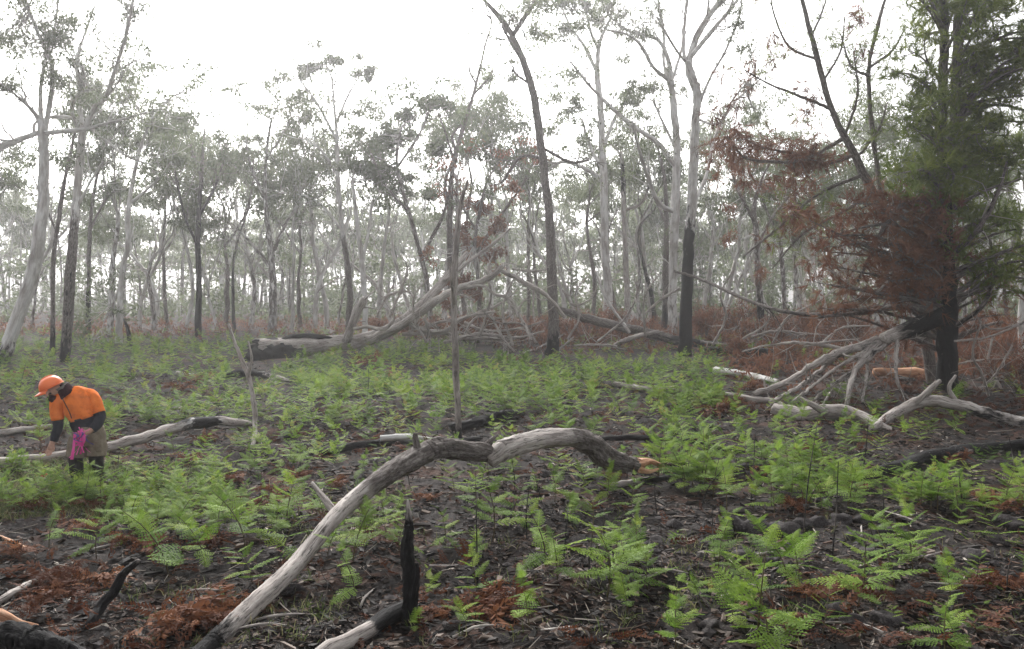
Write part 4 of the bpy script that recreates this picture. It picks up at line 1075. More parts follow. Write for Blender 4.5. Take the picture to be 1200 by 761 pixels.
# far wood that reads as one mass
def far_forest():
    rng = np.random.default_rng(41)
    g = Geo(); gf = Geo(); cs, rd, ct = [], [], []
    for _ in range(420):
        Y = rng.uniform(80, 165); X = Y * math.tan(math.radians(rng.uniform(-38, 38)))
        z = float(terr(X, Y, False)); H = rng.uniform(8, 14)
        ln = rng.normal(0, .6, 2)
        top = np.array([X + ln[0], Y + ln[1], z + H * .7])
        wt = rng.choice([.05, .6, 1.0])
        tube(g, [[X, Y, z - .3], [X + ln[0] * .3 + rng.normal(0, .2), Y, z + H * .35], top], [.13, .10, .05], 5, 6, .05, 0, [wt, .2, .1, .5], rng)
        for _ in range(rng.integers(4, 8)):
            q = top + rng.normal(0, 1, 3) * np.array([1.8, 1.8, 1.2]) + np.array([0, 0, .12 * H])
            tube(g, [top - [0, 0, H * .2 * rng.random()], (top + q) / 2 - [0, 0, .3], q], [.045, .03, .015], 3, 4, 0, 0, [wt, 0, .2, .5], rng)
            cs.append(q); rd.append([1.2, 1.2, .6]); ct.append(70)
    leaves(gf, cs, rd, ct, .55, .24, rng)
    tag(g.build('far_tree_trunks', WOOD), 'thin hazy trunks and limbs of the far wood', 'forest', None, 'stuff')
    tag(gf.build('far_forest', GUML, None, False), 'hazy grey-green canopy of the far gum forest', 'forest', None, 'stuff')
    # understorey between the trunks
    gu = Geo(); gb = Geo(); cs, rd, ct = [], [], []; cb, rb, cbn = [], [], []
    for _ in range(820):
        Y = 58 + 80 * rng.random() ** 1.1; X = Y * math.tan(math.radians(rng.uniform(-36, 36)))
        z = float(terr(X, Y, False)); h = (.25 + 4.0 * rng.random() ** 1.8) * (.5 + Y / 110)
        s = rng.uniform(.6, 1.5)
        cs.append([X, Y, z + h]); rd.append([s * 1.3, s, s]); ct.append(int(75 * s))
    leaves(gu, cs, rd, ct, .45, .2, rng, .3)
    tag(gu.build('undergrowth', GUML, None, False), 'grey-green shrubby undergrowth below the far trees', 'undergrowth', None, 'stuff')
    for _ in range(2100):
        x = rng.uniform(-60, 1260); y = rng.uniform(372, 398) + (22 * rng.random() if 620 < x else 0) + (45 * rng.random() if x > 850 and rng.random() < .6 else 0)
        if x < 420 and rng.random() < .6: continue
        if x < 860 and y > 405 and rng.random() < .5: continue
        p = gp(x, y)
        s = rng.uniform(.12, .42) * (1 if y < 400 else .6)
        cb.append(p + [0, 0, s * .6]); rb.append([s * 1.5, s * 1.2, s]); cbn.append(int(60 * s + 12))
    leaves(gb, cb, rb, cbn, .22, .05, rng, -.25)
    tag(gb.build('scorched_undergrowth', SCOR, None, False), 'low reddish-brown scorched undergrowth beyond the ferns', 'undergrowth', None, 'stuff')
far_forest()

# twiggy dead shrubs among the fallen wood
def dead_shrubs():
    rng = np.random.default_rng(88)
    var = []
    for k in range(5):
        r2 = np.random.default_rng(880 + k); g = Geo(); tips = []
        for _ in range(7):
            d = unit(r2.normal(0, .6, 3) * [1, 1, .2] + [0, 0, .9])
            grow(g, tips, r2.normal(0, .06, 3) * [1, 1, 0] - [0, 0, .05], d, r2.uniform(.5, .9), .016, 2, r2, [1, .4, .1, .5], 4, .15, (3, 6), .6)
        gf = Geo()
        cs = [t[0] for t in tips]; leaves(gf, cs, [[.16, .16, .2]] * len(cs), [9] * len(cs), .13, .03, r2, .6)
        var.append((g.mesh('stems', WOOD), gf.mesh('foliage', SCOR, False)))
    items = []
    for x, y, h in [(478, 398, 1.2), (512, 404, 1.4), (545, 400, 1.3), (572, 405, 1.6), (598, 402, 1.2), (622, 408, 1.3), (668, 402, 1.2), (690, 396, 1.4), (714, 392, 1.6), (728, 404, 1.0), (752, 398, 1.1), (772, 406, 1.2), (828, 400, 1.3), (842, 396, 1.7), (860, 392, 1.9), (878, 404, 1.2),
                    (900, 398, 1.3), (922, 402, 1.2), (942, 395, 1.5), (965, 400, 1.4), (985, 392, 1.7), (1004, 404, 1.2), (1150, 430, 1.3), (1180, 436, 1.4), (1168, 412, 1.6), (1140, 446, 1.0), (440, 396, 1.0), (642, 396, 1.2), (1020, 425, .9), (920, 425, .8), (860, 424, .8), (1195, 455, 1.0)]:
        p = gp(x, y); v = var[int(rng.integers(0, 5))]
        o = empty('dead_shrub', p, 'x', 'shrub', 'scorched twiggy shrubs', rng.uniform(0, 6.28), h * .8)
        for nm, me in (('stems', v[0]), ('foliage', v[1])):
            c = bpy.data.objects.new(nm, me); COL.objects.link(c); c.parent = o; c['kind'] = 'stuff'
        items.append((o, p))
    relabel(items, 'twiggy rust-brown scorched shrub')
dead_shrubs()

# ------------------------------------------------------------------ bracken
def frond(seed, hi=True):
    """one frond along +X, length 1, with toothed leaflets on both sides"""
    rng = np.random.default_rng(seed)
    n = 14 if hi else 10
    V = []; F = []; T = []
    def pt(t, y): return (t, y, -.16 * t * t + .05 * t - .10 * abs(y))
    for i in range(n):
        t = .06 + .90 * (i / (n - 1)) ** .92
        ln = .33 * (1 - t) ** .66 * (0.6 + .4 * min(1, t * 6)) + .02
        for sgn in (-1, 1):
            l = ln * rng.uniform(.85, 1.12); fx = .42 + .12 * rng.normal()
            if hi:
                k = 5; ax = []; tl = []; tr_ = []
                for j in range(k + 1):
                    u = j / k
                    a = (t + fx * l * u, sgn * l * u * .93)
                    ax.append(a)
                    wd = .050 * (1 - u) ** .6 * (.6 + l * 1.8) + .004
                    tl.append((a[0] + wd * 1.05 + .012, a[1] + sgn * .006)); tr_.append((a[0] - wd * .75 + .010, a[1] + sgn * .010))
                b = len(V)
                for a in ax: V.append(pt(*a))
                for a in tl[:-1]: V.append(pt(*a))
                for a in tr_[:-1]: V.append(pt(*a))
                for j in range(k):
                    F.append((b + j, b + k + 1 + j, b + j + 1)); F.append((b + j, b + j + 1, b + 2 * k + 1 + j))
            else:
                b = len(V); wd = .056 * (.6 + l * 1.6)
                V += [pt(t, 0), pt(t + fx * l * .4 + wd, sgn * l * .42), pt(t + fx * l, sgn * l * .95), pt(t + fx * l * .4 - wd * .7, sgn * l * .42)]
                F += [(b, b + 1, b + 2), (b, b + 2, b + 3)]
    b = len(V); w_ = .008
    for t in (0, .33, .66, 1): 
        V.append((t, w_ * (1 - t), -.16 * t * t + .05 * t)); V.append((t, -w_ * (1 - t), -.16 * t * t + .05 * t))
    for j in range(3): F += [(b + 2 * j, b + 2 * j + 1, b + 2 * j + 3), (b + 2 * j, b + 2 * j + 3, b + 2 * j + 2)]
    V = np.array(V); V[:, 2] += rng.normal(0, .006, len(V))
    return V, np.array(F)

FR_HI = [frond(i, True) for i in range(4)]
FR_LO = [frond(i, False) for i in range(3)]
def geo_of(fr, v):
    g = Geo(); g.add(fr[0], fr[1], None, (v, v, v, v)); return g
FR_MESH = [[geo_of(f, v).mesh('frond', FERN, False) for v in (.25, .5, .75)] for f in FR_HI]

def fern_plan(seed):
    """stalk line and frond placements of a shoot of height 1"""
    rng = np.random.default_rng(seed)
    lean = rng.uniform(.05, .6); az = rng.uniform(0, 6.28)
    def st(t): return np.array([math.cos(az) * lean * t ** 2.2, math.sin(az) * lean * t ** 2.2, t * (1 - .12 * lean * t)])
    fr = []
    npair = int(rng.integers(4, 7)); t0 = rng.uniform(.12, .36)
    pl = rng.uniform(0, math.pi)           # plane of the blade
    for k in range(npair):
        u = k / npair; t = t0 + (0.95 - t0) * u
        L = (.64 - .46 * u) * rng.uniform(.7, 1.25)
        for sgn in (0, math.pi):
            a = pl + sgn + rng.normal(0, .38); el = .22 + .50 * u + rng.normal(0, .2)
            fr.append((st(t), np.array([math.cos(a) * math.cos(el), math.sin(a) * math.cos(el), math.sin(el)]), L))
    d = unit(st(.98) - st(.8) + np.array([math.cos(az), math.sin(az), 0]) * .3)
    fr.append((st(.95), d, rng.uniform(.22, .3)))
    out = []
    for p, d, L in fr:
        x = unit(d); y = unit(np.cross([0, 0, 1], x) + rng.normal(0, .12, 3)); z = unit(np.cross(x, y)); y = np.cross(z, x)
        out.append((p, np.stack([x, y, z], 1) * L))
    gs = Geo()
    tube(gs, [st(0) - [0, 0, .06], st(.35), st(.7), st(.96)], [.011, .009, .006, .003], 5, 8, 0, 0, [.4, .4, .4, .4], rng)
    return out, gs.mesh('stalk', FSTEM), gs

PLAN = [fern_plan(900 + i) for i in range(14)]

def ferns():
    rng = np.random.default_rng(61)
    near = [(200, 678, .62), (240, 668, .5), (290, 655, .55), (330, 618, .55), (420, 700, .45), (412, 660, .5), (430, 640, .45), (385, 655, .4), (455, 640, .35), (300, 690, .4), (150, 625, .5), (110, 660, .4), (60, 640, .4), (205, 640, .45),
            (260, 628, .45), (330, 660, .4), (535, 578, .42), (560, 600, .4), (580, 640, .62), (598, 622, .45), (640, 668, .5), (655, 690, .42), (690, 650, .45), (708, 705, .55), (735, 700, .45), (725, 668, .4), (752, 665, .42), (622, 742, .35), (788, 768, .45),
            (838, 668, .42), (862, 745, .4), (884, 768, .62), (905, 772, .55), (872, 690, .3), (930, 700, .62), (940, 680, .5), (1012, 705, .5), (1002, 716, .35), (1052, 690, .55), (1068, 672, .5), (1060, 652, .42), (1115, 632, .35), (1112, 712, .4), (1112, 768, .4),
            (1128, 770, .35), (760, 690, .3), (675, 600, .4), (648, 590, .45), (665, 618, .35), (575, 572, .4), (992, 600, .5), (978, 596, .45), (1095, 604, .5), (1078, 598, .45), (1120, 606, .42), (1180, 590, .5), (1196, 594, .5), (1030, 580, .4), (1052, 576, .35), (80, 592, .4), (100, 598, .45), (118, 594, .42), (138, 588, .4), (60, 592, .35), (106, 584, .3),
            (1000, 530, .42), (985, 530, .42), (1022, 536, .3), (700, 560, .4), (712, 590, .42), (740, 600, .4), (520, 640, .3), (555, 660, .28), (505, 700, .22), (560, 700, .35), (740, 730, .3), (820, 710, .25), (960, 745, .3), (1150, 690, .25), (1170, 640, .3), (470, 650, .3)]
    L = []
    for x, y, h in near: L.append((x + rng.uniform(-4, 4), y, h * rng.uniform(1.0, 1.3)))
    def reg(n, x0, x1, y0, y1, h0, h1, g=0.0):
        for _ in range(n):
            L.append((rng.uniform(x0, x1), y0 + (y1 - y0) * rng.random() ** (1 - g * .4), rng.uniform(h0, h1)))
    reg(44, 800, 1000, 548, 606, .38, .66); reg(26, 770, 850, 520, 585, .45, .75); reg(14, 860, 990, 515, 550, .3, .48); reg(24, 800, 1000, 470, 510, .35, .58)
    reg(22, 1040, 1210, 568, 604, .24, .42); reg(18, 990, 1130, 562, 600, .26, .42); reg(8, 1130, 1210, 540, 560, .2, .3)
    reg(330, 560, 850, 430, 486, .38, .66); reg(180, 430, 620, 418, 475, .36, .62); reg(80, 380, 560, 440, 500, .3, .52); reg(260, 300, 560, 406, 470, .36, .6)
    reg(36, 640, 800, 480, 520, .32, .52); reg(44, 400, 640, 480, 545, .26, .46); reg(18, 540, 760, 540, 590, .22, .4)
    reg(430, -20, 400, 400, 458, .34, .58); reg(210, 120, 400, 440, 505, .32, .52); reg(120, -10, 130, 430, 540, .28, .48); reg(70, 200, 420, 490, 560, .28, .45); reg(170, -10, 275, 548, 604, .2, .36); reg(26, 120, 330, 590, 640, .26, .4); reg(34, 250, 470, 540, 620, .26, .42)
    reg(90, 640, 860, 406, 436, .28, .46); reg(40, 860, 1000, 410, 470, .28, .46); reg(24, 990, 1120, 470, 520, .28, .46); reg(12, 480, 1190, 620, 750, .16, .28); reg(520, -20, 560, 389, 418, .32, .52); reg(90, 560, 900, 392, 415, .26, .42); reg(40, 1000, 1210, 420, 480, .25, .42)
    Q = []
    for x, y, h in L:
        if 60 < x < 125 and 520 < y < 566: continue
        if 286 < x < 338 and 414 < y < 438: continue
        if y > 500 and x < 330 and y < 545 and abs(y - (545 - (x / 290) * 48) - 12) < 12: continue      # keep the log clear
        if vn(x / 42, y / 13, 77) < -.5 and y < 560: continue
        p = gp(x, y)
        Q.append((h / p[1], p, h))
    Q.sort(key=lambda q: -q[0])
    items = []
    NPART = 150
    flat = []
    for pl, sm, gs in PLAN:
        gg = Geo()
        for k, (p, M) in enumerate(pl):
            v, f = FR_HI[k % 4]
            gg.add(v @ M.T + p, f, None, (.3 + .4 * (k % 3) / 2,) * 4)
        flat.append(gg.mesh('blade', FERN, False))
    for i, (s, p, h) in enumerate(Q[:300]):
        k = int(rng.integers(0, len(PLAN)))
        o = empty('bracken_fern', p, 'x', 'fern', 'green bracken ferns', rng.uniform(0, 6.28), h)
        o.rotation_euler = (rng.normal(0, .1), rng.normal(0, .1), rng.uniform(0, 6.28))
        st = bpy.data.objects.new('stalk', PLAN[k][1]); COL.objects.link(st); st.parent = o
        if i < NPART:
            for j, (pp, M) in enumerate(PLAN[k][0]):
                c = bpy.data.objects.new('frond', FR_MESH[j % 4][int(rng.integers(0, 3))]); COL.objects.link(c); c.parent = o
                m4 = np.eye(4); m4[:3, :3] = M; m4[:3, 3] = pp
                c.matrix_basis = Matrix(m4.tolist())
        else:
            c = bpy.data.objects.new('blade', flat[k]); COL.objects.link(c); c.parent = o; c['kind'] = 'stuff'
        items.append((o, p))
    def what(o):
        s = o.scale[0]
        return ('tall green' if s > .6 else 'small green' if s < .4 else 'green') + ' bracken fern'
    relabel(items, what)
    g = Geo()
    side = []                                  # the cover goes on past both edges of the view
    for n_, x0, x1, y0, y1, h0, h1 in [(90, 1210, 1480, 420, 600, .28, .48), (26, 1210, 1460, 600, 740, .28, .45), (220, -280, -12, 392, 600, .3, .5), (26, -240, -12, 600, 740, .28, .42)]:
        for _ in range(n_):
            h = rng.uniform(h0, h1); side.append((0, gp(rng.uniform(x0, x1), rng.uniform(y0, y1)), h))
    for s, p, h in Q[300:] + side:
        k = int(rng.integers(0, len(PLAN))); a = rng.uniform(0, 6.28)
        Rz = np.array([[math.cos(a), -math.sin(a), 0], [math.sin(a), math.cos(a), 0], [0, 0, 1]]) * h
        tone = rng.uniform(.1, .9)
        for j, (pp, M) in enumerate(PLAN[k][0]):
            v, f = FR_LO[j % 3]
            t = np.clip(tone + rng.normal(0, .12), 0, 1)
            g.add((v @ M.T + pp) @ Rz.T + p, f, None, (t,) * 4)
    tag(g.build('bracken_cover', FERN_FAR, None, False), 'mass of green bracken covering the ground further back', 'fern cover', None, 'stuff')
ferns()

def dead_ferns():
    rng = np.random.default_rng(62)
    spots = [(75, 690, .42), (60, 705, .35), (110, 692, .32), (225, 735, .45), (195, 745, .38), (260, 728, .3), (585, 715, .4), (578, 730, .35), (520, 720, .2), (955, 700, .24), (985, 690, .22), (1165, 695, .28), (1190, 690, .26), (1150, 690, .2), (250, 640, .3), (175, 650, .3), (300, 600, .3), (275, 570, .35),
             (240, 520, .4), (225, 545, .3), (320, 580, .3), (1180, 600, .3), (1160, 585, .3), (930, 600, .3), (880, 460, .5), (865, 480, .5), (840, 490, .5), (905, 560, .3), (1005, 575, .3), (430, 430, .7), (450, 445, .6), (600, 425, .6), (230, 450, .6), (210, 460, .5), (640, 430, .5), (1100, 440, .6), (1000, 440, .5), (1060, 460, .5),
             (40, 430, .6), (20, 445, .6), (330, 590, .25), (395, 575, .3), (560, 540, .25), (720, 560, .25), (350, 560, .3), (120, 600, .3), (40, 600, .3), (100, 625, .3), (500, 590, .25), (1120, 545, .3), (20, 660, .3), (140, 640, .25), (300, 720, .25)]
    items = []
    vs = []
    for k in range(6):
        r2 = np.random.default_rng(620 + k); g = Geo()
        for _ in range(26):
            v, f = FR_LO[int(r2.integers(0, 3))]
            v = v.copy()
            t = v[:, 0].copy(); cu = r2.uniform(1.0, 2.6)
            v[:, 1] *= r2.uniform(.4, .8); v[:, 2] += -.25 * cu * t * t + .08 * np.sin(9 * t + r2.uniform(0, 6)) ; v[:, 0] = np.sin(t * cu * .75) / (cu * .75)
            v[:, 1] += .10 * np.sin(6 * t + r2.uniform(0, 6))
            a = r2.uniform(0, 6.28); el = r2.uniform(.0, .8); L = r2.uniform(.45, 1.0)
            x = np.array([math.cos(a) * math.cos(el), math.sin(a) * math.cos(el), math.sin(el)]); y = unit(np.cross([0, 0, 1], x) + r2.normal(0, .5, 3)); z = unit(np.cross(x, y)); y = np.cross(z, x)
            g.add(v @ (np.stack([x, y, z], 1) * L).T + r2.normal(0, .18, 3) * [1, 1, .2] + [0, 0, .22], f, None, (r2.uniform(0, 1),) * 4)
        vs.append(g.mesh('dead_bracken', RUST, False))
    for x, y, h in spots:
        p = gp(x, y)
        o = bpy.data.objects.new('dead_bracken', vs[int(rng.integers(0, 6))]); COL.objects.link(o)
        o.location = p; o.rotation_euler = (0, 0, rng.uniform(0, 6.28)); o.scale = (h * 1.1, h * 1.1, h * .9)
        tag(o, 'x', 'fern', 'dead brown bracken clumps'); items.append((o, p))
    relabel(items, 'curled rust-brown dead bracken')
    # thin scattered dead fronds on the floor
    g = Geo()
    for _ in range(3000):
        x = rng.uniform(-20, 1220); y = rng.uniform(425, 770) if rng.random() < .45 else rng.uniform(400, 540)
        if rng.random() < .25: x = rng.uniform(830, 1220); y = rng.uniform(400, 490)
        if vn(x / 90, y / 45, 9) < -.15: continue
        p = gp(x, y); h = rng.uniform(.12, .34)
        v, f = FR_LO[int(rng.integers(0, 3))]; v = v.copy()
        v[:, 1] *= .7; t = v[:, 0]; v[:, 2] += .12 * np.sin(5 * t + rng.uniform(0, 6))
        a = rng.uniform(0, 6.28); el = rng.normal(.25, .25)
        xx = np.array([math.cos(a) * math.cos(el), math.sin(a) * math.cos(el), math.sin(el)]); yy = unit(np.cross([0, 0, 1], xx) + rng.normal(0, .5, 3)); zz = unit(np.cross(xx, yy)); yy = np.cross(zz, xx)
        g.add(v @ (np.stack([xx, yy, zz], 1) * h).T + p + [0, 0, .03], f, None, (rng.uniform(0, .8),) * 4)
    tag(g.build('dead_frond_litter', RUST, None, False), 'scattered brown dead fronds over the burnt floor', 'litter', None, 'stuff')
dead_ferns()

# ------------------------------------------------------------------ litter, clods, bare stalks, grass
def litter():
    rng = np.random.default_rng(63)
    N = 120000
    r = 4.8 * (30 / 4.8) ** rng.uniform(0, 1, N); a = np.radians(rng.uniform(-36, 36, N))
    X = r * np.sin(a); Y = r * np.cos(a)
    k = vn(X / .8, Y / .8, 12) + .5 * vn(X / .25, Y / .25, 13) + rng.normal(0, .5, N) > -.1
    X, Y, r = X[k], Y[k], r[k]; M = len(X)
    p = np.stack([X, Y, terr(X, Y) + .008], 1)
    az = rng.uniform(0, 6.28, M); el = rng.normal(0, .28, M)
    d = np.stack([np.cos(az) * np.cos(el), np.sin(az) * np.cos(el), np.sin(el)], 1)
    s = unit(np.cross(d, rng.normal(0, .4, (M, 3)) + [0, 0, 1]))
    L = rng.uniform(.03, .10, (M, 1)) * (1 + r[:, None] / 30); W = L * rng.uniform(.12, .35, (M, 1))
    up = np.array([0, 0, 1.0])
    V = np.stack([p - d * L * .5 + up * .004, p + s * W * .5 + up * L * .1, p + d * L * .5 + up * .004, p - s * W * .5 + up * L * .06], 1).reshape(-1, 3)
    tn = rng.uniform(0, 1, M) ** 1.35
    g = Geo(); g.add(V, np.arange(M * 4).reshape(-1, 4), None, np.repeat(np.stack([tn] * 4, 1), 4, 0))
    tag(g.build('leaf_litter', LITT, None, False), 'fallen leaves and bark flakes over the burnt floor', 'litter', None, 'stuff')
    # twigs: three-sided sticks
    M = 5200
    r = 4.8 * (28 / 4.8) ** rng.uniform(0, 1, M); a = np.radians(rng.uniform(-36, 36, M))
    X = r * np.sin(a); Y = r * np.cos(a); p = np.stack([X, Y, terr(X, Y) + .012], 1)
    az = rng.uniform(0, 6.28, M); el = rng.normal(.04, .12, M)
    d = np.stack([np.cos(az) * np.cos(el), np.sin(az) * np.cos(el), np.sin(el)], 1)
    L = rng.uniform(.06, .42, (M, 1)); w_ = rng.uniform(.0022, .0065, (M, 1))
    s = unit(np.cross(d, [0, 0, 1.0])); u = np.cross(s, d)
    bend = s * rng.normal(0, .07, (M, 1)) * L
    rings = []
    for t in (-.5, 0, .5):
        c = p + d * L * t + (bend if t == 0 else 0); ww = w_ * (1.1 - .7 * (t + .5))
        for q in (0, 2.094, 4.189): rings.append(c + (s * math.cos(q) + u * math.sin(q)) * ww)
    V = np.stack(rings, 1).reshape(-1, 3)
    f1 = np.array([[0, 1, 4, 3], [1, 2, 5, 4], [2, 0, 3, 5], [3, 4, 7, 6], [4, 5, 8, 7], [5, 3, 6, 8]])
    F = (f1[None] + (np.arange(M) * 9)[:, None, None]).reshape(-1, 4)
    tn = rng.choice([.05, .2, .45, .6, .85, .98], M)
    g = Geo(); g.add(V, F, None, np.repeat(np.stack([tn] * 4, 1), 9, 0))
    tag(g.build('twig_litter', LITT, None, False), 'fine twigs scattered on the burnt floor', 'litter', None, 'stuff')
    # bark strips and charcoal chunks
    M = 5200
    r = 4.8 * (24 / 4.8) ** rng.uniform(0, 1, M); a = np.radians(rng.uniform(-36, 36, M))
    X = r * np.sin(a); Y = r * np.cos(a); p = np.stack([X, Y, terr(X, Y) + .008], 1)
    az = rng.uniform(0, 6.28, M); el = rng.normal(0, .18, M)
    d = np.stack([np.cos(az) * np.cos(el), np.sin(az) * np.cos(el), np.sin(el)], 1)
    s = unit(np.cross(d, rng.normal(0, .35, (M, 3)) + [0, 0, 1.0])); u = np.cross(s, d)
    L = rng.uniform(.025, .13, (M, 1)) * rng.choice([1, 1, 1, 2.0], (M, 1)); W = rng.uniform(.008, .028, (M, 1)); H = rng.uniform(.003, .016, (M, 1))
    cor = []
    for (i, j, k) in [(-1, -1, -1), (1, -1, -1), (1, 1, -1), (-1, 1, -1), (-1, -1, 1), (1, -1, 1), (1, 1, 1), (-1, 1, 1)]:
        cor.append(p + d * L * i * .5 * rng.uniform(.7, 1.2, (M, 1)) + s * W * j * rng.uniform(.4, 1.1, (M, 1)) + u * H * k * rng.uniform(.6, 1.2, (M, 1)))
    V = np.stack(cor, 1).reshape(-1, 3)
    f1 = np.array([[3, 2, 1, 0], [4, 5, 6, 7], [0, 1, 5, 4], [1, 2, 6, 5], [2, 3, 7, 6], [3, 0, 4, 7]])
    F = (f1[None] + (np.arange(M) * 8)[:, None, None]).reshape(-1, 4)
    tn = rng.choice([.0, .05, .1, .25, .4, .6, .8, .92], M)
    g = Geo(); g.add(V, F, None, np.repeat(np.stack([tn] * 4, 1), 8, 0))
    tag(g.build('bark_debris', LITT, None, False), 'charcoal chunks and bark strips on the burnt floor', 'litter', None, 'stuff')
    # grass wisps
    cs = []
    for (x0, x1, y0, y1, n) in [(0, 270, 545, 612, 1100), (260, 480, 570, 640, 80), (780, 900, 630, 720, 70), (140, 420, 690, 760, 50), (0, 400, 400, 500, 260), (480, 760, 600, 760, 50), (900, 1200, 600, 760, 40)]:
        for _ in range(n):
            cs.append(gp(rng.uniform(x0, x1), rng.uniform(y0, y1)))
    cs = np.array(cs); nb = 9
    p = np.repeat(cs, nb, 0); M = len(p); p = p + rng.normal(0, .05, (M, 3)) * [1, 1, 0]
    d = unit(rng.normal(0, .6, (M, 3)) + [0, 0, .9]); d[:, 2] = np.abs(d[:, 2]); L = rng.uniform(.04, .14, (M, 1))
    s = unit(np.cross(d, rng.normal(0, 1, (M, 3)))) * .0025
    mid = p + d * L * .6; tip = p + d * L + np.stack([d[:, 0], d[:, 1], -np.abs(d[:, 0])], 1) * L * .25
    V = np.stack([p - s, p + s, mid + s, tip, mid - s], 1).reshape(-1, 3)
    tn = rng.uniform(0, 1, M)
    g = Geo(); g.add(V, np.arange(M * 5).reshape(-1, 5), None, np.repeat(np.stack([tn] * 4, 1), 5, 0))
    tag(g.build('grass', GRASSM, None, False), 'thin short grass wisps growing on the burnt floor', 'grass', None, 'stuff')
litter()

def clods():
    rng = np.random.default_rng(64)
    base = []
    import bmesh
    for k in range(5):
        bm = bmesh.new(); bmesh.ops.create_icosphere(bm, subdivisions=3, radius=1)
        V = np.array([v.co[:] for v in bm.verts]); F = np.array([[v.index for v in f.verts] for f in bm.faces]); bm.free()
        d = 1 + .34 * vn(V[:, 0] * 1.6 + k * 9, V[:, 1] * 1.6 + V[:, 2] * 1.1, k) + .22 * vn(V[:, 0] * 4 + k, V[:, 2] * 4 + V[:, 1] * 3, k + 5) + .13 * vn(V[:, 0] * 9, V[:, 2] * 9 + V[:, 1] * 7, k + 8)
        V = V * d[:, None] * [1, .85, .62]
        base.append((V, F))
    meshes = []
    for V, F in base:
        g = Geo(); g.add(V, F); meshes.append(g.mesh('soil_lump', CLOD))
    items = []
    big = [(865, 622, .16), (888, 625, .17), (915, 628, .15), (850, 628, .11), (940, 622, .12), (960, 618, .12), (985, 614, .13), (1010, 612, .12), (900, 640, .09), (1035, 622, .10), (870, 655, .09), (835, 640, .08), (1000, 632, .09), (1060, 605, .10), (1085, 640, .09), (790, 620, .09),
           (770, 640, .08), (1190, 622, .14), (1170, 640, .10), (1140, 655, .10), (640, 560, .10), (1040, 735, .12), (1000, 740, .10), (980, 720, .09), (830, 740, .08), (340, 705, .08), (1020, 655, .10), (905, 660, .08), (700, 690, .08), (530, 740, .07)]
    for x, y, s in big:
        p = gp(x, y)
        o = bpy.data.objects.new('soil_lump', meshes[int(rng.integers(0, 5))]); COL.objects.link(o)
        o.location = (p[0], p[1], p[2] + s * .2); o.scale = (s * rng.uniform(.9, 1.2), s, s * rng.uniform(.75, 1.05)); o.rotation_euler = (rng.normal(0, .2), rng.normal(0, .2), rng.uniform(0, 6.28))
        tag(o, 'x', 'soil lump', 'charred soil lumps'); items.append((o, p))
    relabel(items, 'dark charred soil lump')
    g = Geo()
    bm = bmesh.new(); bmesh.ops.create_icosphere(bm, subdivisions=1, radius=1)
    V0 = np.array([v.co[:] for v in bm.verts]); F0 = np.array([[v.index for v in f.verts] for f in bm.faces]); bm.free()
    for _ in range(5200):
        r = 4.8 * (18 / 4.8) ** rng.random(); a = math.radians(rng.uniform(-35, 35)); X, Y = r * math.sin(a), r * math.cos(a)
        if vn(X / 1.2, Y / 1.2, 21) + rng.normal(0, .3) < .1: continue
        s = abs(rng.normal(0, .018)) + .009
        V = V0 * (1 + rng.normal(0, .2, (len(V0), 1))) * s * [1.2, 1, .7]
        g.add(V + [X, Y, float(terr(X, Y))], F0)
    tag(g.build('soil_crumbs', CLOD, None, False), 'small charred crumbs and pebbles of soil on the floor', 'soil', None, 'stuff')
    # bare burnt fern stalks, each its own
    items = []
    for x, y, h in [(560, 690, .75), (618, 640, .5), (735, 560, .4), (838, 660, .5), (940, 640, 1.2), (975, 655, .9), (1040, 640, .7), (1030, 680, .5), (600, 600, .6), (480, 570, .4), (660, 660, .5), (690, 690, .4), (1190, 560, .6), (1010, 560, .8), (350, 560, .4), (430, 470, .7), (515, 540, .3), (770, 600, .4), (880, 590, .8), (1000, 590, .5),
                    (140, 560, .4), (20, 470, .9), (85, 440, 1.0), (185, 430, .9), (640, 600, .4), (905, 720, .3), (820, 600, .5), (1130, 600, .4), (1180, 700, .35), (710, 640, .35)]:
        p = gp(x, y); g = Geo()
        b = rng.normal(0, .12, 2) * h
        tube(g, [p - [0, 0, .05], p + [b[0] * .4 + .02 * rng.normal(), b[1] * .4, h * .5], p + [b[0], b[1], h]], [.0075, .006, .003], 5, 7, .05, 0, [.9, .55, .2, .5], rng)
        o = g.build('burnt_stalk', WOOD); o.location = p; rebase(o, [o])
        tag(o, 'x', 'stalk', 'bare burnt stalks'); items.append((o, p))
    relabel(items, 'bare dark upright stalk')
    # loose sticks on the floor
    items = []
    for x, y, l, a in [(860, 700, .35, .4), (850, 585, .3, .1), (1010, 620, .5, 1.2), (395, 730, .4, 2.0), (520, 745, .5, .9), (700, 620, .35, 2.6), (780, 680, .4, .2), (1060, 615, .6, 1.9), (1100, 655, .35, .3), (300, 745, .45, .1), (640, 710, .3, 2.2), (750, 640, .35, .7), (1000, 745, .4, 2.5),
                       (560, 745, .4, .5), (330, 730, .5, .2), (130, 640, .5, 1.0), (90, 590, .4, .9), (1150, 720, .4, .2), (920, 690, .4, .1), (430, 700, .35, 1.4), (900, 650, .3, .3), (1120, 690, .5, 2.8), (660, 745, .35, .4), (240, 700, .4, .15), (460, 600, .4, 2.2), (610, 560, .4, .2), (820, 630, .35, .5), (520, 670, .25, .2)]:
        p = gp(x, y); g = Geo()
        d = np.array([math.cos(a), math.sin(a), .05])
        q = [p - d * l * .5, p + rng.normal(0, .03, 3) * [1, 1, .2] + [0, 0, .03], p + d * l * .5]
        q = [np.array([v[0], v[1], max(v[2], float(terr(v[0], v[1])) + .012)]) for v in q]
        tube(g, q, [.011, .010, .005], 6, 8, .1, .15, [.2, rng.choice([0, 0, .7]), .9, .5], rng)
        o = g.build('stick', WOOD); o.location = p; rebase(o, [o])
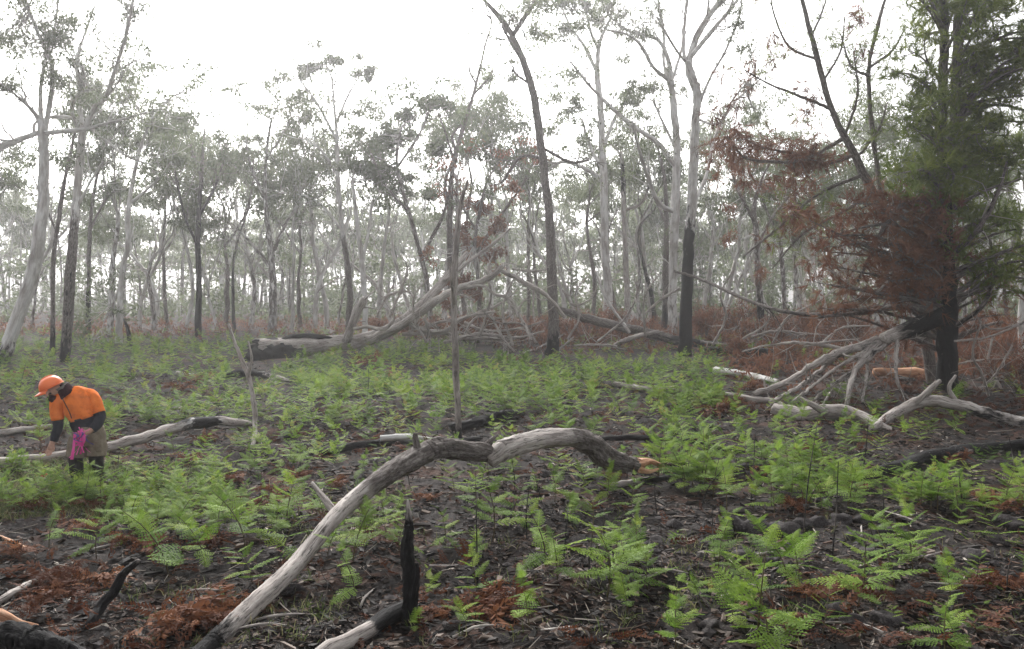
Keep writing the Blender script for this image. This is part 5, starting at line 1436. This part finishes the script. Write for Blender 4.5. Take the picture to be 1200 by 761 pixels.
        tag(o, 'x', 'stick', 'loose sticks on the floor'); items.append((o, p))
    relabel(items, 'short loose stick')
clods()

# ------------------------------------------------------------------ the person and what is held
def person():
    fx, fy, D = 97, 570, gd(97, 572)
    base = np.array([at(fx, fy, D)[0], D, float(terr(at(fx, fy, D)[0], D, False))])
    s = D / FPX
    def q(x, y, dy=0.0): return np.array([(x - fx) * s, dy, (fy - y) * s])
    SKIN = plain('skin', [(.3, (.36, .20, .15)), (.7, (.50, .30, .23))], 30, .6, .3, .1)
    HV = plain('orange_fabric', [(.25, (.50, .12, .03)), (.45, (.78, .185, .038)), (.75, (.92, .27, .06))], 9, .85, .12, .7)
    NAVY = plain('navy_fabric', [(.3, (.010, .011, .017)), (.7, (.026, .027, .038))], 16, .85, .15, .5)
    KHAKI = plain('khaki_canvas', [(.3, (.13, .105, .078)), (.7, (.24, .20, .155))], 12, .9, .12, .6)
    HELM = plain('orange_helmet', [(.4, (.78, .15, .035)), (.6, (.84, .18, .04))], 6, .35, .5, .03)
    DARK = plain('dark_boots', [(.3, (.010, .010, .010)), (.7, (.03, .028, .027))], 20, .8, .2, .4)
    SCARF = plain('dark_maroon_cloth', [(.3, (.016, .006, .009)), (.7, (.05, .018, .024))], 22, .9, .1, .6)
    HAIR = plain('grey_hair', [(.3, (.10, .09, .085)), (.7, (.25, .23, .215))], 50, .8, .2, .4)
    root = empty('person', base, 'person in orange helmet and orange shirt looking down among the ferns', 'person')
    # ---- one continuous body (skin modifier), head to feet
    J = {}
    V = []; R = []
    def v(name, p, r): J[name] = len(V); V.append(p); R.append(r)
    v('pelvis', q(103, 505, .02), (.15, .12)); v('belly', q(101, 490, .01), (.145, .115)); v('chest', q(95, 470, -.02), (.165, .125)); v('upper', q(90, 458, -.05), (.12, .10))
    v('neck', q(83, 454, -.09), (.058, .058)); v('skull', q(75, 451, -.12), (.085, .085)); v('face', q(69, 455, -.15), (.082, .08)); v('chin', q(69.5, 461.5, -.155), (.048, .045))
    v('shR', q(75, 465, -.11), (.056, .056)); v('elR', q(74, 492, -.10), (.052, .052)); v('wrR', q(70, 513, -.16), (.036, .036)); v('haR', q(68.5, 520, -.18), (.038, .026))
    v('shL', q(106.5, 464.5, .05), (.056, .056)); v('elL', q(117, 488, .03), (.054, .054)); v('wrL', q(113, 501, -.14), (.036, .036)); v('haL', q(108, 503.5, -.20), (.036, .030))
    v('hipR', q(95, 514, .0), (.105, .105)); v('knR', q(91, 537, -.04), (.066, .066)); v('anR', q(91, 563, .0), (.048, .048)); v('toR', q(84, 568, -.10), (.042, .036))
    v('hipL', q(110, 514, .04), (.105, .105)); v('knL', q(112, 537, .0), (.066, .066)); v('anL', q(113, 563, .06), (.048, .048)); v('toL', q(107, 568, -.06), (.042, .036))
    E = [('pelvis', 'belly'), ('belly', 'chest'), ('chest', 'upper'), ('upper', 'neck'), ('neck', 'skull'), ('skull', 'face'), ('face', 'chin'), ('upper', 'shR'), ('shR', 'elR'), ('elR', 'wrR'), ('wrR', 'haR'),
         ('upper', 'shL'), ('shL', 'elL'), ('elL', 'wrL'), ('wrL', 'haL'), ('pelvis', 'hipR'), ('hipR', 'knR'), ('knR', 'anR'), ('anR', 'toR'), ('pelvis', 'hipL'), ('hipL', 'knL'), ('knL', 'anL'), ('anL', 'toL')]
    def fingers(hand, wrist, side, curl):
        a = V[J[hand]]; b = V[J[wrist]]; d = unit(a - b)
        lat = unit(np.cross(d, [0, -1, .2])); nrm = np.cross(lat, d)
        for k, (o_, l_) in enumerate([(-.030, .070), (-.010, .082), (.010, .078), (.030, .060)]):
            n0 = '%s%d' % (hand, k)
            p0 = a + d * .03 + lat * o_; p1 = p0 + d * l_ * .5 + nrm * curl * .015; p2 = p1 + unit(d + nrm * curl) * l_ * .5
            v(n0 + 'a', p0, (.0115, .0115)); v(n0 + 'b', p1, (.010, .010)); v(n0 + 'c', p2, (.008, .008))
            E.extend([(hand, n0 + 'a'), (n0 + 'a', n0 + 'b'), (n0 + 'b', n0 + 'c')])
        v(hand + 'ta', a + lat * -.042 * side + d * -.005, (.0125, .0125)); v(hand + 'tb', a + lat * -.055 * side + d * .04 + nrm * .015, (.0095, .0095))
        E.extend([(hand, hand + 'ta'), (hand + 'ta', hand + 'tb')])
    fingers('haR', 'wrR', 1, .5); fingers('haL', 'wrL', -1, 1.1)
    me = bpy.data.meshes.new('body_cage')
    me.from_pydata([tuple(p) for p in V], [(J[a], J[b]) for a, b in E], [])
    ob = bpy.data.objects.new('body_cage', me); COL.objects.link(ob)
    sk = ob.modifiers.new('skin', 'SKIN'); sk.use_smooth_shade = True
    for i, r in enumerate(R): me.skin_vertices[0].data[i].radius = r
    me.skin_vertices[0].data[J['pelvis']].use_root = True
    sb = ob.modifiers.new('sub', 'SUBSURF'); sb.levels = 2; sb.render_levels = 2
    dg = bpy.context.evaluated_depsgraph_get()
    body = bpy.data.meshes.new_from_object(ob.evaluated_get(dg))
    bpy.data.objects.remove(ob)
    body.materials.clear()
    for m in (SKIN, NAVY, KHAKI, DARK): body.materials.append(m)
    zc = q(0, 505)[2]; ztop = q(0, 458)[2]
    hands = [V[J['haR']], V[J['haL']]]
    for f in body.polygons:
        c = np.array(f.center); f.use_smooth = True
        if min(np.linalg.norm(c - h) for h in hands) < .125 or np.linalg.norm(c - V[J['face']]) < .17 or np.linalg.norm(c - V[J['skull']]) < .11: f.material_index = 0
        elif c[2] > q(0, 500)[2] or (c[0] < q(82, 0)[0] and c[2] > q(0, 522)[2]): f.material_index = 1
        elif c[2] > q(0, 530)[2]: f.material_index = 2
        else: f.material_index = 3
    bo = bpy.data.objects.new('body', body); COL.objects.link(bo); bo.parent = root
    # ---- clothing: loft of ellipses
    def loft(name, rings, mat, n=28, fold=.03, close=(False, False), seed=1):
        rg = np.random.default_rng(seed); ph = rg.uniform(0, 6, 4)
        VV = []
        cs = [np.array(r[0]) for r in rings]
        m = len(rings); k = 4
        cen = catmull(cs, (m - 1) * k + 1); u = np.linspace(0, m - 1, len(cen))
        rx = np.interp(u, range(m), [r[1] for r in rings]); ry = np.interp(u, range(m), [r[2] for r in rings]); tw = np.interp(u, range(m), [r[3] if len(r) > 3 else 0 for r in rings])
        T = unit(np.gradient(cen, axis=0))
        th = np.arange(n) * 2 * math.pi / n
        for i in range(len(cen)):
            ax = np.array([math.cos(tw[i]), math.sin(tw[i]), 0]); ax = unit(ax - T[i] * (ax @ T[i])); ay = np.cross(T[i], ax)
            w_ = 1 + fold * (np.sin(5 * th + ph[0] + u[i] * 2.2) + .8 * np.sin(8 * th + ph[1] - u[i] * 3) + .6 * np.sin(3 * th + u[i] * 4 + ph[2]))
            VV.append(cen[i] + np.outer(np.cos(th) * rx[i] * w_, ax) + np.outer(np.sin(th) * ry[i] * w_, ay))
        M = len(cen); VV = np.array(VV).reshape(-1, 3); I = np.arange(M * n).reshape(M, n); Jn = np.roll(I, -1, 1)
        F = [np.stack([I[:-1], Jn[:-1], Jn[1:], I[1:]], -1).reshape(-1, 4)]
        if close[0]: VV = np.vstack([VV, cen[0]]); F.append(np.stack([Jn[0], I[0], np.full(n, len(VV) - 1)], -1))
        if close[1]: VV = np.vstack([VV, cen[-1]]); F.append(np.stack([I[-1], Jn[-1], np.full(n, len(VV) - 1)], -1))
        g = Geo(); g.add(VV, F); o = g.build(name, mat, root)
        md = o.modifiers.new('thick', 'SOLIDIFY'); md.thickness = .006; md.offset = 0
        return o
    loft('shirt', [(q(98.5, 487.5, .0), .165, .14, .25), (q(96, 478, -.015), .178, .15, .3), (q(92.5, 468, -.035), .186, .145, .35), (q(89.5, 460, -.06), .165, .125, .35), (q(86, 454.5, -.085), .085, .075, .35)], HV, 44, .036, (False, False), 3)
    loft('shirt_lower', [(q(102, 503, .015), .168, .14, .3), (q(100.5, 495, .01), .165, .14, .3), (q(98.3, 486, .0), .167, .142, .3)], NAVY, 34, .03, (False, False), 4)
    loft('sleeve', [(q(82, 461, -.09), .085, .085), (q(75, 466, -.115), .086, .086), (q(73, 478, -.115), .078, .076), (q(73.5, 488, -.105), .076, .074)], HV, 22, .045, (False, False), 5)
    loft('sleeve', [(q(98, 460.5, .01), .095, .095), (q(107, 464.5, .04), .096, .094), (q(112.5, 475, .04), .084, .082), (q(115.2, 482, .035), .082, .08)], HV, 22, .045, (False, False), 6)
    loft('cuff', [(q(73.6, 486, -.105), .062, .062), (q(74, 497, -.11), .058, .056), (q(72, 507, -.14), .050, .048), (q(70.5, 513, -.155), .042, .040)], NAVY, 18, .06, (False, False), 7)
    loft('cuff', [(q(115.2, 481, .035), .066, .066), (q(117.2, 488, .02), .066, .066), (q(116, 496, -.06), .058, .056), (q(113.5, 500.5, -.125), .046, .044)], NAVY, 18, .06, (False, False), 8)
    # work shorts over dark gaiters
    loft('trouser_seat', [(q(104, 497, .02), .172, .14, .25), (q(104, 505, .02), .195, .16, .25), (q(103.5, 513, .02), .205, .165, .25), (q(103, 519, .02), .19, .15, .25)], KHAKI, 30, .015, (False, False), 9)
    loft('trouser_leg', [(q(95, 510, .0), .115, .13), (q(92.5, 520, -.02), .118, .122), (q(91.5, 528, -.03), .120, .118), (q(91, 533, -.035), .122, .118)], KHAKI, 24, .03, (False, False), 10)
    loft('trouser_leg', [(q(111, 510, .04), .115, .13), (q(113, 520, .03), .115, .122), (q(114, 527, .01), .115, .118), (q(114, 532, .005), .117, .118)], KHAKI, 24, .03, (False, False), 11)
    pk = loft('cargo_pocket', [(q(117.5, 514, -.075), .055, .02), (q(118, 520, -.08), .06, .024), (q(118, 526, -.08), .056, .02)], KHAKI, 16, .02, (True, True), 12)
    for sx, dy in ((91, -.035), (113, .01)):
        loft('gaiter', [(q(sx, 532, dy), .082, .08), (q(sx, 545, dy + .01), .082, .082), (q(sx + .3, 556, dy + .02), .070, .072), (q(sx + .3, 563, dy + .03), .066, .072)], DARK, 18, .03, (False, False), 13)
        loft('boot', [(q(sx, 562, dy + .03), .058, .065), (q(sx - 1, 566, dy - .01), .055, .10), (q(sx - 1.5, 569.5, dy - .05), .052, .13)], DARK, 18, .01, (True, True), 14)
    loft('neck_scarf', [(q(86, 460, -.10), .105, .095, .4), (q(83.5, 456.5, -.105), .098, .09, .4), (q(81.5, 452, -.10), .085, .08, .4), (q(80, 449, -.09), .072, .07, .4)], SCARF, 22, .06, (False, False), 15)
    bd = loft('beard', [(q(72.5, 460, -.165), .048, .044), (q(72, 463, -.172), .054, .046), (q(72.5, 466.5, -.165), .034, .030)], SCARF, 14, .08, (True, True), 16)
    # zip
    P = [q(84.5, 463, -.21), q(88, 470, -.21), (q(91, 478, -.19)), q(92.5, 486, -.165)]
    g = Geo(); tube(g, P, [.006] * 4, 5, 12, 0, 0, [0, 0, 0, 0], rs); g.build('zip', NAVY, root)
    # head details
    for k, (x, y) in enumerate([(66.2, 455.2), (71.5, 456.4)]):
        g = Geo(); th = np.linspace(0, math.pi, 7); 
        tube(g, [q(x - .8, y, -.222), q(x, y, -.232), q(x + .8, y, -.222)], [.006, .013, .006], 8, 6, 0, 0, [0, 0, 0, 0], rs); g.build('eye', DARK, root)
    g = Geo(); tube(g, [q(68.6, 454, -.222), q(68.0, 457, -.245), q(67.8, 459, -.240)], [.010, .016, .019], 8, 8, 0, 0, [0, 0, 0, 0], rs); g.build('nose', SKIN, root)
    g = Geo(); tube(g, [q(66.5, 461.0, -.215), q(68.4, 461.4, -.222), q(70.4, 461.4, -.214)], [.004, .007, .004], 6, 6, 0, 0, [0, 0, 0, 0], rs); g.build('mouth', SCARF, root)
    g = Geo(); tube(g, [q(77.6, 449.6, -.165), q(78.6, 452, -.17), q(77.9, 455, -.175)], [.010, .017, .011], 8, 8, .1, 0, [0, 0, 0, 0], rs); g.build('ear', SKIN, root)
    loft('hair', [(q(80, 456.5, -.10), .066, .070), (q(79.3, 452.5, -.10), .082, .086), (q(77.5, 449, -.11), .094, .098)], HAIR, 20, .04, (False, False), 18)
    # helmet: dome, brim, ridge, tilted forward and down to the left
    up = unit(np.array([-.42, -.16, .89])); fw = unit(np.array([-.86, -.28, -.44])); fw = unit(fw - up * (fw @ up)); sd_ = np.cross(up, fw)
    c0 = q(68.5, 450, -.135)
    n = 36; rows = 9; VV = []
    for i in range(rows + 1):
        ph = (math.pi / 2) * i / rows
        for k in range(n):
            a = 2 * math.pi * k / n
            rr = math.cos(ph) ** .8
            VV.append(c0 + fw * math.cos(a) * rr * .148 + sd_ * math.sin(a) * rr * .122 + up * math.sin(ph) * .138)
    I = np.arange((rows + 1) * n).reshape(rows + 1, n); Jn = np.roll(I, -1, 1)
    g = Geo(); g.add(np.array(VV), np.stack([I[:-1], Jn[:-1], Jn[1:], I[1:]], -1).reshape(-1, 4))
    ho = g.build('helmet', HELM, root); md = ho.modifiers.new('thick', 'SOLIDIFY'); md.thickness = .006
    VV = []; m2 = 25
    for j in range(4):
        for k in range(m2):
            a = -1.25 + 2.5 * k / (m2 - 1); ext = (.0 + .022 * j) * (math.cos(a * 1.15) + .25)
            VV.append(c0 + fw * (math.cos(a) * .146 + ext) + sd_ * math.sin(a) * (.121 + .004 * j) - up * (.006 * j + .012 * j * (1 - math.cos(a))))
    I = np.arange(4 * m2).reshape(4, m2)
    g = Geo(); g.add(np.array(VV), np.stack([I[:-1, :-1], I[:-1, 1:], I[1:, 1:], I[1:, :-1]], -1).reshape(-1, 4))
    br = g.build('brim', HELM, ho); md = br.modifiers.new('thick', 'SOLIDIFY'); md.thickness = .007
    VV = []
    for j in range(2):
        for k in range(n + 1):
            a = 2 * math.pi * k / n
            VV.append(c0 + fw * math.cos(a) * (.149 + .010 * j) + sd_ * math.sin(a) * (.123 + .010 * j) - up * (.004 * j))
    I = np.arange(2 * (n + 1)).reshape(2, n + 1)
    g = Geo(); g.add(np.array(VV), np.stack([I[:-1, :-1], I[:-1, 1:], I[1:, 1:], I[1:, :-1]], -1).reshape(-1, 4))
    rm = g.build('rim', HELM, ho); md = rm.modifiers.new('thick', 'SOLIDIFY'); md.thickness = .007
    g = Geo(); tube(g, [c0 + fw * .10 + up * .104, c0 + fw * .05 + up * .134, c0 + up * .140, c0 - fw * .06 + up * .131, c0 - fw * .11 + up * .095], [.008, .012, .013, .012, .008], 8, 16, 0, 0, [0, 0, 0, 0], rs); g.build('ridge', HELM, ho)
    # ---- pink flagging tape held in the hand
    PINK = leaf_material('pink_tape', [(0, (.80, .06, .38)), (1, (.92, .16, .54))], .35, .4, .4, 0)
    PURP = leaf_material('purple_tape', [(0, (.07, .06, .22)), (1, (.14, .11, .34))], .2, .4, .4, 0)
    h = V[J['haL']] + base
    tr = empty('flagging_tape', h, 'bundle of bright pink flagging tape hanging from the hand of the person', 'tape')
    rg = np.random.default_rng(5)
    for k in range(15):
        pink = k < 12
        a0 = np.array([rg.uniform(-.10, .03), rg.uniform(-.10, -.03), rg.uniform(-.02, .07)])
        if not pink: a0 += [.04, -.02, .0]
        L = rg.uniform(.10, .34) if pink else rg.uniform(.06, .12)
        b0 = a0 + [rg.normal(0, .03), -.02, -L * .5]; c1 = a0 + [rg.normal(0, .05), -.01, -L]
        cen = catmull([a0 + [rg.normal(0, .05), 0, rg.uniform(-.03, .06)], a0, b0, c1], 14)
        wd = rg.uniform(.013, .021); az = rg.uniform(0, 3.14)
        VV = []
        for i, p in enumerate(cen):
            az2 = az + .12 * i * rg.uniform(.5, 1.2); w3 = np.array([math.cos(az2), math.sin(az2), 0]) * wd
            VV += [p - w3, p + w3]
        F = np.array([[2 * i, 2 * i + 1, 2 * i + 3, 2 * i + 2] for i in range(13)])
        g = Geo(); g.add(np.array(VV), F, None, (rg.random(),) * 4); g.build('ribbon', PINK if pink else PURP, tr)
    RED = plain('red_scrap', [(.3, (.45, .05, .04)), (.7, (.6, .08, .06))], 20, .6, .3, .2)
    p = gp(52, 567)
    g = Geo()
    VV = []
    for i in range(5):
        for j in range(4): VV.append([(i - 2) * .022, (j - 1.5) * .02, .02 + .02 * math.sin(i * 1.9 + j) + .012 * j])
    I = np.arange(20).reshape(5, 4)
    g.add(np.array(VV), np.stack([I[:-1, :-1], I[:-1, 1:], I[1:, 1:], I[1:, :-1]], -1).reshape(-1, 4))
    o = g.build('tape_scrap', RED); o.location = (p[0], p[1], p[2] + .04)
    tag(o, 'small red scrap of tape caught on the ferns beside the person', 'tape')
person()

# ------------------------------------------------------------------ haze
def haze():
    x, y0, y1, z0, z1 = 335, -335, 335, -3.0, 26.0
    V = [(-x, y0, z0), (x, y0, z0), (x, y1, z0), (-x, y1, z0), (-x, y0, z1), (x, y0, z1), (x, y1, z1), (-x, y1, z1)]
    F = [(3, 2, 1, 0), (4, 5, 6, 7), (0, 1, 5, 4), (1, 2, 6, 5), (2, 3, 7, 6), (3, 0, 4, 7)]
    me = bpy.data.meshes.new('haze'); me.from_pydata(V, [], F); me.update()
    o = bpy.data.objects.new('haze', me); COL.objects.link(o)
    m = bpy.data.materials.new('haze_air'); m.use_nodes = True
    t = m.node_tree; t.nodes.clear()
    out = t.nodes.new('ShaderNodeOutputMaterial'); pv = t.nodes.new('ShaderNodeVolumePrincipled')
    pv.inputs['Color'].default_value = (.97, .96, .98, 1)
    pv.inputs['Density'].default_value = HAZE
    pv.inputs['Anisotropy'].default_value = .72
    t.links.new(pv.outputs[0], out.inputs['Volume'])
    me.materials.append(m)
    tag(o, 'pale bright mist filling the burnt forest', 'haze', None, 'stuff')
haze()
